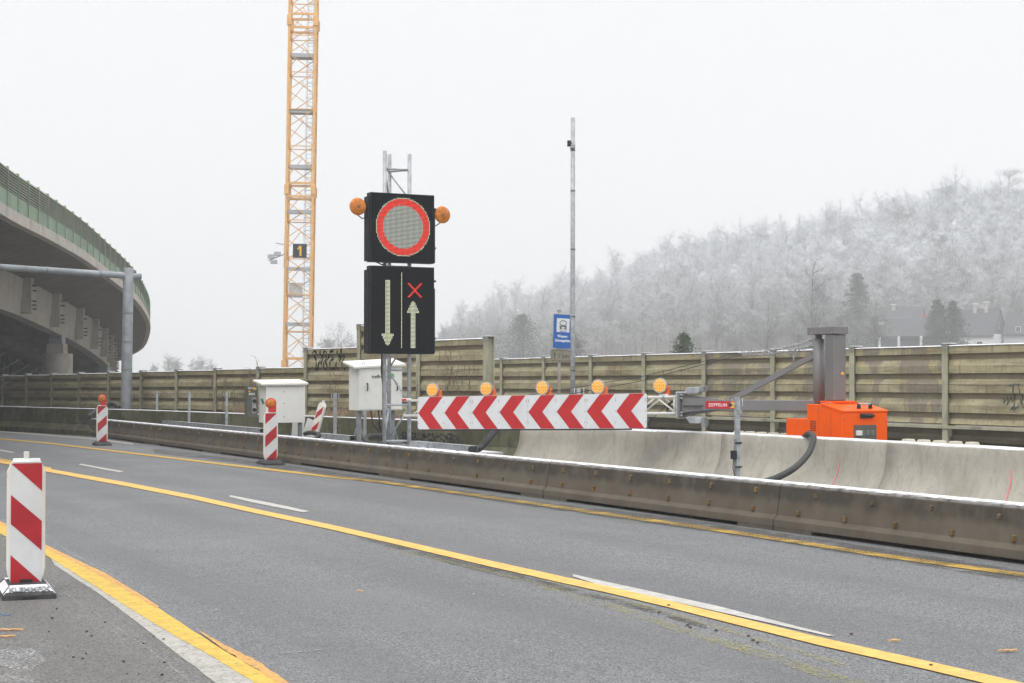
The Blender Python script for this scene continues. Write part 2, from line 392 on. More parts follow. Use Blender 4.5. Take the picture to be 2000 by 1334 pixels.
def amber_lit():
    t = NT('lit_amber_lamp'); br = t.n('ShaderNodeTexBrick'); tcn = t.n('ShaderNodeTexCoord')
    mp = t.n('ShaderNodeMapping'); mp.inputs['Rotation'].default_value = (R(90), 0, 0); t.l(tcn.outputs['Object'], mp.inputs['Vector'])
    t.l(mp.outputs[0], br.inputs['Vector']); br.inputs['Scale'].default_value = 20; br.inputs['Color1'].default_value = (1, .55, .07, 1); br.inputs['Color2'].default_value = (1, .70, .24, 1)
    br.inputs['Mortar'].default_value = (.50, .17, .008, 1); br.inputs['Mortar Size'].default_value = .13; br.inputs['Brick Width'].default_value = 1.6; br.inputs['Row Height'].default_value = .52
    t.l(br.outputs[0], t.b.inputs['Emission Color']); t.b.inputs['Emission Strength'].default_value = .86
    return t.done((0.25, 0.1, 0.02, 1), .4)
M['amber_lit'] = amber_lit()
M['screen_green'] = plain('screen_green', (0.175, 0.27, 0.165, 1), .5, var=.2, scale=.6, dirt=.4, dirtcol=(.2, .19, .13, 1)); M['screen_slat'] = plain('screen_slats', (0.20, 0.22, 0.145, 1), .6, var=.15, scale=1)
M['screen_post'] = plain('screen_post', (0.24, 0.33, 0.23, 1), .5)
M['dry_grass'] = plain('dry_grass', (0.34, 0.26, 0.17, 1), .9, var=.3); M['vine'] = plain('dry_vine', (0.16, 0.12, 0.09, 1), .9, var=.3); M['ivy'] = plain('dark_ivy', (0.03, 0.035, 0.025, 1), .8)
M['spray_dark'] = plain('spray_dark', (0.012, 0.012, 0.014, 1), .7, spec=.2); M['spray_rust'] = plain('spray_rust', (0.22, 0.10, 0.07, 1), .7); M['spray_green'] = plain('spray_green', (0.055, 0.07, 0.055, 1), .7)
M['spray_pink'] = plain('spray_pink', (0.80, 0.20, 0.24, 1), .6, var=.25, scale=30)
M['house_white'] = plain('house_render', (0.72, 0.73, 0.74, 1), .8, var=.03); M['house_roof'] = plain('slate_roof', (0.055, 0.06, 0.07, 1), .7, var=.15, scale=2)
M['house_dark'] = plain('slate_cladding', (0.05, 0.055, 0.065, 1), .7); M['house_red'] = plain('red_gable', (0.55, 0.02, 0.05, 1), .6); M['glass'] = plain('window_glass', (0.05, 0.06, 0.07, 1), .15)
def bark(name, lowc, frost, z0, z1, maxf=1.0):
    t = NT(name); geo = t.n('ShaderNodeNewGeometry'); sep = t.n('ShaderNodeSeparateXYZ'); t.l(geo.outputs['Position'], sep.inputs[0])
    oi = t.n('ShaderNodeObjectInfo')                     # every tree a little lighter or darker, greyer or browner
    c = t.mix(oi.outputs['Random'], sc(lowc, .62), (lowc[0] * 1.4, lowc[1] * 1.34, lowc[2] * 1.28, 1))
    blob = t.ramp(t.noise(.16, 3, vec=geo.outputs['Position']), .36, .64)     # stands of lighter and darker trees
    frost = t.mix(blob, sc(frost, .74), frost); c = t.mix(blob, sc(lowc, .75), c)
    f = t.mul(t.ramp(sep.outputs['Z'], z0, z1), maxf)   # rime grows with altitude
    c = t.mix(f, c, frost); return t.done(c, .9, 0, .1)
M['bare'] = bark('rimed_twigs', (0.225, 0.222, 0.215, 1), (0.76, 0.785, 0.825, 1), 0, 54, .94)
M['bare_dull'] = bark('half_rimed_twigs', (0.15, 0.145, 0.14, 1), (0.50, 0.52, 0.55, 1), 0, 54, .9); M['bare_bright'] = bark('heavily_rimed_twigs', (0.26, 0.26, 0.26, 1), (0.88, 0.90, 0.94, 1), 0, 50, .95)
M['limb'] = bark('bare_limbs', (0.12, 0.112, 0.104, 1), (0.30, 0.31, 0.32, 1), 10, 70, .7)
M['needle'] = bark('conifer_needles', (0.085, 0.105, 0.09, 1), (0.62, 0.66, 0.67, 1), 20, 80, .85)
M['pine_near'] = plain('pine_needles', (0.095, 0.125, 0.08, 1), .8, var=.35, scale=4); M['trunk'] = plain('tree_bark', (0.09, 0.075, 0.06, 1), .9)
M['hill'] = bark('hillside_litter', (0.10, 0.085, 0.068, 1), (0.36, 0.365, 0.375, 1), 20, 80, .8)
# ================================================================ ground, road, markings
def lerp(tab, x):
    if x <= tab[0][0]: return tab[0][1]
    for (a, va), (b, vb) in zip(tab, tab[1:]):
        if x <= b: return va + (vb - va) * (x - a) / (b - a)
    return tab[-1][1]
RIDGE = [(-400, 735), (560, 728), (700, 722), (855, 692), (900, 655), (960, 634), (1010, 625), (1060, 628), (1110, 606), (1170, 598), (1240, 560), (1290, 540),
         (1420, 514), (1540, 500), (1740, 464), (1850, 446), (2000, 428), (2300, 385), (2800, 340)]
RD1 = [(560, 600), (700, 580), (850, 540), (1100, 480), (1500, 430), (2000, 400), (2800, 400)]
FOOT = [(600, 1), (900, 2), (1400, 4.5), (1700, 7), (2800, 9)]
HK = 1.55                                               # the valley side lies this much farther out than first laid down
RD1 = [(a, b * HK) for a, b in RD1]; FOOT = [(a, CAMH + (b - CAMH) * HK) for a, b in FOOT]
def terrain(x, y):
    if y < 180: return 0.0
    px = 1000 + F * x / y
    d1 = lerp(RD1, px); zr = CAMH + (745 - lerp(RIDGE, px)) * d1 / F; zf = lerp(FOOT, px)
    zf = min(zf, zr)
    if y < 290 * HK:
        t = max(0, min(1, (y - 180) / (290 * HK - 180))); return zf * t * t * (3 - 2 * t)
    if y < d1:
        t = (y - 290 * HK) / (d1 - 290 * HK); t = t * (1 - .25 * (1 - t)); 
        return zf + (zr - zf) * t + 1.2 * math.sin(x * .11) * math.sin(y * .09) * min(1, t * 3) * (1 - t)
    return zr - 0.02 * (y - d1)
def grid(name, x0, x1, nx, y0, y1, ny, fn, mat):
    m = MB(); vs = []; fs = []
    for j in range(ny + 1):
        for i in range(nx + 1):
            x = x0 + (x1 - x0) * i / nx; y = y0 + (y1 - y0) * j / ny; vs.append((x, y, fn(x, y)))
    for j in range(ny):
        for i in range(nx):
            a = j * (nx + 1) + i; fs.append((a, a + 1, a + nx + 2, a + nx + 1))
    m.add(vs, fs, True); return m.build(name, mat)
tag(grid('ground', -1000, 1000, 14, -60, 1100, 16, lambda x, y: -0.03, M['gravel']), 'flat gravelly ground along the motorway', kind='structure')
tag(grid('hill', -420, 640, 110, 178, 1000, 90, lambda x, y: terrain(x, y) - 0.02, M['hill']), 'rising hillside floor under the frosty wood', kind='structure')

# road surface (one sheet under the markings), a little lane of older asphalt on the near left
m = MB(); m.add([(-62, 120, 0), (-62, -25, 0), (26, -25, 0), (26, 0, 0), (-31, 120, 0)], [(0, 1, 2, 3, 4)])
tag(m.build('road', M['asphalt']), 'grey asphalt carriageway curving off to the left', kind='structure')
def strip(name, mat, label, top, bot, z=0.004, jit=0.0, sub=1):
    """top / bottom edge of a mark, both lists of photo pixels on the ground"""
    def dens(l):
        o = []
        for a, b in zip(l, l[1:]):
            for k in range(sub): t = k / sub; o.append((a[0] + (b[0]-a[0])*t, a[1] + (b[1]-a[1])*t))
        return o + [l[-1]]
    top, bot = dens(top), dens(bot); vs = []; fs = []
    for (ax, ay), (bx, by) in zip(top, bot):
        p, q = G(ax, ay, z), G(bx, by, z); d = (q - p).normalized() * 1.0
        vs += [p - d * random.uniform(-jit, jit), q + d * random.uniform(-jit, jit)]
    for i in range(len(top) - 1): fs.append((2*i, 2*i+1, 2*i+3, 2*i+2))
    m = MB(); m.add(vs, fs); o = m.build(name, mat); tag(o, label, kind='structure'); return o
# shoulder left of the edge line
ys = [(-700, 640+240), (-300, 925), (0, 1034), (88, 1074), (152, 1112), (257, 1175), (352, 1232), (456, 1292), (500, 1315), (700, 1460), (1000, 1700), (1500, 2300)]
sh = [G(x, y, 0.004) for x, y in ys]
m = MB(); m.add(sh + [Vector((sh[-1].x - 1, -20, .004)), Vector((-50, -20, .004)), Vector((-60, sh[0].y, .004))], [list(range(len(sh) + 3))[::-1]])
tag(m.build('shoulder', M['shoulder']), 'older darker asphalt of the near hard shoulder', kind='structure')
strip('road_marking', M['yellow_near'], 'broad yellow edge line in the near left corner',
      [(-300, 907), (-100, 981), (0, 1021), (88, 1069), (204, 1128), (311, 1189), (390, 1240), (450, 1277), (540, 1330), (620, 1385)],
      [(-300, 917), (-100, 998), (0, 1042), (88, 1083), (180, 1141), (257, 1190), (352, 1247), (420, 1285), (500, 1334), (580, 1390)], .009, .006, 6)
strip('road_marking', M['orange_line'], 'orange older line along the yellow edge line',
      [(-300, 904), (-100, 977), (0, 1017), (88, 1063), (150, 1093), (204, 1118), (260, 1152), (311, 1184)],
      [(-300, 908), (-100, 982), (0, 1022), (88, 1070), (150, 1101), (204, 1129), (260, 1161), (306, 1189)], .010, .012, 6)
strip('road_marking', M['orange_line'], 'torn orange line piece beside the yellow edge line',
      [(389, 1231), (440, 1260), (500, 1289), (560, 1330), (640, 1390)], [(393, 1236), (437, 1268), (470, 1288), (535, 1327), (620, 1390)], .010, .012, 6)
strip('road_marking', M['white_worn'], 'worn white line under the yellow edge line',
      [(100, 1091), (152, 1123), (257, 1190), (352, 1247), (456, 1304), (500, 1334), (580, 1390)],
      [(106, 1103), (150, 1132), (190, 1157), (285, 1228), (333, 1267), (409, 1323), (480, 1385)], .007, .012, 6)
strip('road_marking', M['yellow'], 'long yellow centre line across the carriageway',
      [(-300, 870), (0, 897.5), (88, 914), (247, 942), (380, 967.5), (500, 994), (640, 1023), (780, 1054.5), (936, 1090), (1100, 1126), (1200, 1147.5), (1300, 1171), (1400, 1195.5), (1600, 1244), (1800, 1288), (2000, 1334), (2200, 1385)],
      [(-300, 874), (0, 904), (88, 920.5), (247, 949.5), (380, 975.5), (500, 1002.5), (640, 1032.5), (780, 1064.5), (936, 1101.5), (1100, 1138.5), (1200, 1160.5), (1300, 1184.5), (1400, 1210), (1600, 1260), (1800, 1305), (2000, 1352), (2200, 1404)], .008, .004, 4)
strip('road_marking', M['yellow'], 'second thin yellow line beside the centre line at far left',
      [(-300, 866), (0, 895.2), (60, 905.8), (100, 913.5)], [(-300, 868), (0, 896.6), (60, 908), (100, 916)], .0085, .003, 4)
strip('road_marking', M['yellow_thin'], 'thin worn yellow line along the concrete barriers',
      [(-200, 837), (0, 856), (97, 864.5), (195, 876), (300, 888.5), (440, 905.3), (540, 916.5), (640, 928), (740, 938), (1020, 977.5), (1200, 1003), (1300, 1017), (1480, 1043), (1720, 1080.5), (2000, 1119), (2250, 1155)],
      [(-200, 839), (0, 858), (97, 867), (195, 878.8), (300, 891.6), (440, 908.8), (540, 920.2), (640, 932), (740, 942.5), (1020, 982.5), (1200, 1009), (1300, 1023), (1480, 1049.5), (1720, 1087.5), (2000, 1126.5), (2250, 1163)], .008, .010, 8)
strip('road_marking', M['white_worn'], 'pale old edge line at the foot of the far barriers',
      [(-100, 834), (0, 842), (60, 846), (120, 851), (187, 856), (260, 866)], [(-100, 836), (0, 844), (60, 848.5), (120, 853.2), (187, 858.6), (260, 868.5)], .008, .01, 4)
for lb, q in (('white dash nearest the front, merging with the yellow centre line', [(1118, 1121), (1180, 1135), (1400, 1183), (1628, 1241), (1618, 1242), (1390, 1191.5), (1170, 1142), (1120, 1126)]),
          ('short white lane dash second from the front', [(450, 967), (500, 976.5), (560, 988.5), (605, 998.5), (592, 1000.5), (545, 991.5), (490, 980.5), (447, 970)]),
          ('white lane dash third from the front', [(157, 905.5), (185, 910.5), (215, 916), (242, 920.5), (234, 922.5), (208, 918), (180, 912.5), (154, 907.5)]),
          ('white lane dash farthest away at the left edge', [(-25, 874), (-5, 877), (12, 880), (29, 883), (22, 884.3), (6, 881.5), (-10, 878.8), (-28, 876)])):
    strip('road_marking', M['white_line'], lb, q[:4], q[4:][::-1], .0062, .004, 4)
strip('scuff_mark', M['scuff'], 'greenish yellow scuffed line beside the centre line',
      [(760, 1068), (900, 1100), (1030, 1131), (1200, 1178), (1350, 1230), (1500, 1270), (1650, 1320), (1800, 1365)],
      [(760, 1072), (900, 1105), (1030, 1139), (1200, 1190), (1350, 1244), (1500, 1287), (1650, 1339), (1800, 1386)], .006, .02, 6)
strip('scuff_mark', M['scuff'], 'faint yellow scuff next to the centre line',
      [(1050, 1126), (1200, 1165), (1350, 1205), (1500, 1250), (1650, 1295)], [(1050, 1131), (1200, 1172), (1350, 1213), (1500, 1258), (1650, 1303)], .0065, .02, 6)
strip('scuff_mark', M['scuff_dark'], 'dark scraped seam beside the centre line',
      [(700, 1048), (800, 1071), (900, 1094), (1000, 1117), (1100, 1142), (1250, 1180), (1380, 1220)], [(700, 1052), (800, 1079), (900, 1106), (1000, 1130), (1100, 1154), (1250, 1190), (1380, 1228)], .0055, .02, 6)
strip('scuff_mark', M['scuff_grey'], 'pale chalk line on the near lane', [(490, 1279), (560, 1273), (640, 1266)], [(490, 1281.5), (560, 1275.5), (640, 1268)], .0055, .004, 6)
strip('scuff_mark', M['scuff_grey'], 'pale seam curving beside the near beacon', [(0, 975), (50, 1015), (130, 1072), (250, 1139), (330, 1188)], [(0, 979), (50, 1019), (130, 1076), (250, 1143), (330, 1191)], .0055, .004, 6)
strip('scuff_mark', M['scuff_grey'], 'pale seam on the hard shoulder', [(100, 1140), (200, 1205), (290, 1265), (380, 1334)], [(100, 1143), (200, 1208), (290, 1269), (376, 1338)], .0075, .004, 6)
for i, (px, py, sx, sy, lb) in enumerate(((35, 1285, 55, 28, 'frost film on the shoulder in the front left corner'), (70, 1265, 40, 10, 'thin frost streak on the shoulder near the front left corner'), (20, 1325, 60, 12, 'frost film at the very bottom left edge'))):
    m = MB(); n = 22; m.add([G(px + sx * math.cos(k*2*math.pi/n) * random.uniform(.7, 1.1), py + sy * math.sin(k*2*math.pi/n) * random.uniform(.7, 1.1), .0078 + .0006 * i) for k in range(n)], [list(range(n))[::-1]])
    tag(m.build('frost_patch', M['frost_ground']), lb, kind='structure')

strip('dirt_strip', M['scuff_dark'], 'dark grit along the foot of the concrete barriers',
      [(300, 876), (440, 893), (577, 911), (736, 933), (1046, 978), (1300, 1008), (1540, 1043), (2000, 1113), (2250, 1150)],
      [(300, 884), (440, 901), (577, 921), (736, 943), (1046, 990), (1300, 1026), (1540, 1061), (2000, 1136), (2250, 1178)], .0105, .03, 10)
# small litter lying on the road
def scrap(px, py, ln, wd, ang, label, mat, name='tape_scrap', cat='litter', group=None):
    p = G(px, py, .012); m = MB(); c, s = math.cos(ang), math.sin(ang); n = 7; top = []; bot = []
    for k in range(n):
        t = k / (n - 1) - .5; wv = wd * (1 - abs(t) * 1.1) * random.uniform(.7, 1.2); z = random.uniform(0, .010)
        x = t * ln; yb = random.uniform(-.15, .15) * wd
        top.append((x*c - (yb+wv)*s, x*s + (yb+wv)*c, z + .004)); bot.append((x*c - (yb-wv)*s, x*s + (yb-wv)*c, z))
    vs = top + bot; fs = [(k, k+n, k+n+1, k+1) for k in range(n-1)]
    vs2 = [(a, b, h - .008) for a, b, h in vs]; fs += [tuple(i + 2*n for i in f[::-1]) for f in fs]
    m.add(vs + vs2, fs); tag(m.build(name, mat, loc=p), label, cat, group)
M['tape'] = plain('orange_tape', (0.58, 0.32, 0.11, 1), .6, var=.2, scale=20)
scrap(18, 1230, .20, .013, .05, 'orange tape scrap on the shoulder, upper one at the left edge', M['tape'])
scrap(10, 1243, .14, .010, .5, 'orange tape scrap on the shoulder, lower one at the left edge', M['tape'])
scrap(1968, 1271, .14, .012, .2, 'orange tape scrap on the lane at the lower right edge', M['tape'])
scrap(1747, 1251, .08, .008, -.1, 'tiny orange tape scrap right of the end of the near white dash', M['tape'])
scrap(703, 1154, .06, .007, 0, 'tiny orange scrap in the middle of the near lane', M['tape'])
M['blue_string'] = plain('blue_string', (0.05, 0.22, 0.42, 1), .6)
p0 = [G(-6, 1196, .008), G(6, 1200, .008), G(14, 1203, .008), G(21, 1199, .008)]
o = MB().tube([q - p0[0] for q in p0], .004, 5).build('string', M['blue_string'], loc=p0[0]); tag(o, 'bit of blue string on the shoulder below the near beacon', 'litter')
M['stone'] = plain('dark_stone', (0.07, 0.045, 0.035, 1), .9, var=.4)
M['pebble'] = plain('pale_pebble', (0.42, 0.41, 0.38, 1), .9, var=.2)
def pebble(px, py, r, mat, label, group):
    p = G(px, py, .006); m = MB(); rnd = random.Random(int(px * 7 + py)); vs = []; n = 6
    for k in range(3):
        for j in range(n):
            t = 2*math.pi*j/n; rr = r * (1.0, .95, .5)[k] * rnd.uniform(.75, 1.2); vs.append((rr*math.cos(t), rr*math.sin(t), r * (0, .5, .9)[k]))
    fs = [(k*n+j, k*n+(j+1)%n, (k+1)*n+(j+1)%n, (k+1)*n+j) for k in range(2) for j in range(n)] + [tuple(2*n+j for j in range(n))]
    m.add(vs, fs); tag(m.build('pebble', mat, loc=p), label, 'stone', group)
for px, py in ((1343, 1222), (1348, 1226), (1399, 1232), (1462, 1243), (1471, 1251), (1480, 1256), (1287, 1197), (1306, 1183), (1818, 1300), (1663, 1239)):
    pebble(px, py, .013, M['stone'], 'small dark reddish stone lying beside the yellow centre line', 'dark stones by the centre line')
rs = random.Random(5)
for k in range(26):
    px = rs.uniform(95, 330); py = 1145 + (px - 95) * .35 + rs.uniform(0, 130)
    pebble(px, py, rs.uniform(.005, .012), M['stone'], 'small dark crumb on the near hard shoulder', 'crumbs on the hard shoulder')
for px, py in ((925, 1161), (982, 1163), (1876, 1313), (422, 1191), (472, 1199)):
    pebble(px, py, .009, M['pebble'], 'small pale pebble on the near traffic lane', 'pale pebbles on the lane')

# ================================================================ precast barrier segments along the road
PROF = [(-.25, .045), (-.243, .135), (-.190, .185), (-.130, .535), (-.095, .572), (.095, .572), (.130, .535), (.190, .185), (.243, .135), (.25, .045)]
J0 = Vector((3.15, 19.85, 0)); UP = Vector((0.4462, -0.8949, 0)); RZ_B = math.atan2(UP.y, UP.x)
# baseline above is the road-side foot: shift the axis of the segments inwards
AX = J0 + B_ * 0.25
SEG_L = ['concrete road barrier segment at the right edge, in front of the pink spray marks',
         'concrete road barrier segment in front of the galvanised post with the small black sensor',
         'concrete road barrier segment below the left half of the chevron board',
         'concrete road barrier segment in front of the LED sign mast and right cabinet',
         'concrete road barrier segment behind the middle beacon',
         'concrete road barrier segment left of the middle beacon',
         'concrete road barrier segment just right of the farthest beacon',
         'concrete road barrier segment just left of the farthest beacon',
         'farthest concrete barrier segment, sloping down at its left end']
def barrier_segment(i):
    o = AX + (-UP) * (6.0 * (i - 1)); Ls = 5.985     # local x runs along the road to the right
    org = o + Vector((0, 0, 0))
    t = thing('barrier_segment', SEG_L[i], 'concrete barrier', org, RZ_B + R(random.uniform(-.12, .12)), 'precast barrier segments along the road')
    x0, x1 = 0.008 - 0.0, Ls
    if i == 0: x0, x1 = .008, Ls
    m = MB(); xs = [x0, x0 + .02] + [x0 + (x1 - x0) * k / 12 for k in range(1, 12)] + [x1 - .02, x1]
    secs = []
    for k, x in enumerate(xs):
        f = .985 if k in (0, len(xs) - 1) else 1.0
        hz = 1.0
        if i == 8 and x < 1.0: hz = .25 + .75 * x / 1.0
        secs.append([Vector((x, y * f, max(.045, .045 + (z - .045) * hz))) for y, z in PROF])
    m.sweep(secs)
    body = m.build('body', M['front_conc'], t, .006)
    for xa, xb in ((x0 + .01, x0 + .75), (x1 - .75, x1 - .01)): MB().box((xa, -.245, 0.001), (xb, .245, .05)).build('foot', M['front_conc'], t)
    # rime lying on the crown
    m = MB(); vs = []; n = 46
    xr0 = x0 + (1.0 if i == 8 else 0)
    for k in range(n + 1):
        x = xr0 + (x1 - xr0) * k / n; a = .108 + random.uniform(-.006, .005); b = .105 + random.uniform(-.02, .006)
        vs += [(x, -a, .5635 + random.uniform(-.002, .002)), (x, -b * .8, .578), (x, b * .8, .5785), (x, b, .560)]
    fs = [(4*k+j, 4*k+4+j, 4*k+5+j, 4*k+1+j) for k in range(n) for j in range(3)]
    m.add(vs, fs, True); m.build('rime_cap', M['snow'], t)
    # reflectors on two rows
    top = [.5 + k for k in range(6)]; bot = list(top)
    if i == 0: top = [1.72, 3.35]; bot = [1.72, 2.55, 3.35]
    if i == 1: bot = [.45 + .88 * k for k in range(6)]; top = [.75 + 1.0 * k for k in range(5)]
    for row, lst in ((.455, top), (.235, bot)):
        for x in lst:
            yy = -.147 if row > .3 else -.189
            m = MB(); tl = R(random.uniform(-14, 14)); mm = Matrix.Translation((x + random.uniform(-.02, .02), yy, row + random.uniform(-.01, .01))) @ Matrix.Rotation(tl, 4, 'Y')
            broken = (i == 1 and row > .3)
            if broken: m.box((-.018, -.03, -.025), (.012, .01, .02), mm)
            else:
                m.box((-.028, -.018, -.032), (.028, .012, .032), mm)
            r_ = m.build('reflector', M['reflector_frame'], t, .003)
            if not broken: MB().box((.006, -.032, -.027), (.024, -.0185, .027), mm).build('lens', M['reflector'], r_, .002)
    return t
for i in range(9): barrier_segment(i)

# ================================================================ permanent concrete walls behind
def nj(h, out=.30, flare='step'):
    if flare == 'step': half = [(-.12, h), (-.155, .36), (-.155 - out * .75, .17), (-.155 - out * .75, .0)]
    else: half = [(-.10, h), (-.118, h - .012), (-.125, h - .03), (-.138, .74), (-.15, .62), (-.160, .55), (-.175, .48), (-.197, .41), (-.225, .34), (-.258, .275), (-.30, .21), (-.348, .15), (-.40, .10), (-.47, .05), (-.48, .0)]
    return half + [(.30, 0), (.30, .10), (.11, h)]
def wall_path(name, label, pts, mat, flare, group=None, gaps=()):
    base = Vector(pts[0][0]); t = thing(name, label, 'concrete wall', base)
    m = MB(); secs = []; caps = []
    for k, (p, h) in enumerate(pts):
        a = Vector(pts[max(0, k-1)][0]); b = Vector(pts[min(len(pts)-1, k+1)][0]); d = (b - a).normalized()
        nrm = Vector((-d.y, d.x, 0))                    # away from the road for a path running left-far -> right-near ... checked below
        if nrm.dot(B_) < 0: nrm = -nrm
        secs.append((Vector(p), nrm, h))
    def sec(p, nrm, h): return [p + nrm * y + Vector((0, 0, z)) - base for y, z in nj(h, flare=flare)]
    cuts = [0] + list(gaps) + [len(secs) - 1]
    for a, b in zip(cuts, cuts[1:]):
        sl = secs[a:b + 1]
        if a: 
            d = (sl[1][0] - sl[0][0]).normalized() * .012; sl = [(sl[0][0] + d, sl[0][1], sl[0][2])] + sl[1:]
        m.sweep([sec(*s_) for s_ in sl], smooth=(flare == 'curve'))
    m.build('wall_body', mat, t)
    m = MB(); vs = []
    for p, nrm, h in secs:
        for y, z in ((-.118, h - .018), (-.10, h + .014), (.09, h + .014), (.112, h - .02)): vs.append(p - base + nrm * (y + random.uniform(-.006, .006)) + Vector((0, 0, z + random.uniform(-.004, .004))))
    m.add(vs, [(4*k+j, 4*k+4+j, 4*k+5+j, 4*k+1+j) for k in range(len(secs)-1) for j in range(3)], True)
    m.build('rime_cap', M['snow'], t)
    return t, secs, base
def dense(pts, step):
    o = []
    for (a, ha), (b, hb) in zip(pts, pts[1:]):
        a, b = Vector(a), Vector(b); n = max(1, int((b - a).length / step))
        for k in range(n): o.append((a.lerp(b, k / n), ha + (hb - ha) * k / n))
    return o + [(Vector(pts[-1][0]), pts[-1][1])]
wall_path('mossy_wall', 'long low dark mossy concrete wall below the left noise barrier', dense([((-34, 79, 0), .86), ((-19.1, 61, 0), .87), ((-11.2, 51.4, 0), .89), ((-4.7, 41.7, 0), .90), ((-2.2, 38.4, 0), .89), ((-.25, 36.2, 0), .87), ((1.9, 33.6, 0), .80)], .7), M['mossy'], 'step')
lp = dense([((0.30, 35.4, 0), .78), ((1.9, 32.0, 0), .875), ((3.9, 28.1, 0), .905), ((5.5, 24.7, 0), .905), ((6.78, 21.9, 0), .90), ((9.2, 17.0, 0), .90)], .35)
LW, LSEC, LBASE = wall_path('pale_concrete_wall', 'pale concrete barrier wall with a curved foot and pink spray marks, below the boom', lp, M['light_conc'], 'curve', gaps=[21, 33, 44])
def near_px(secs, px): return min(range(len(secs)), key=lambda k: abs(1000 + F * secs[k][0].x / secs[k][0].y - px))
for px, lb in ((1655, 'pink spray line nearer the orange machine'), (1990, 'pink spray line near the right edge')):
    k = near_px(LSEC, px); p, nrm, h = LSEC[k]; along = (LSEC[k+1][0] - p).normalized()
    half = [(-.147, .62), (-.152, .56), (-.175, .48), (-.225, .34), (-.30, .21), (-.40, .10), (-.44, .07)]
    m = MB(); vs = []
    for j, (y, z) in enumerate(half):
        off = along * (.012 * j - .02 * max(0, j - 4) + random.uniform(-.006, .006)); wd = along * random.uniform(.008, .013)
        q = p - LBASE + nrm * (y - .006) + Vector((0, 0, z + .004)) + off; vs += [q - wd, q + wd]
    m.add(vs, [(2*j, 2*j+1, 2*j+3, 2*j+2) for j in range(len(half)-1)]); m.build('spray_mark', M['spray_pink'], LW)

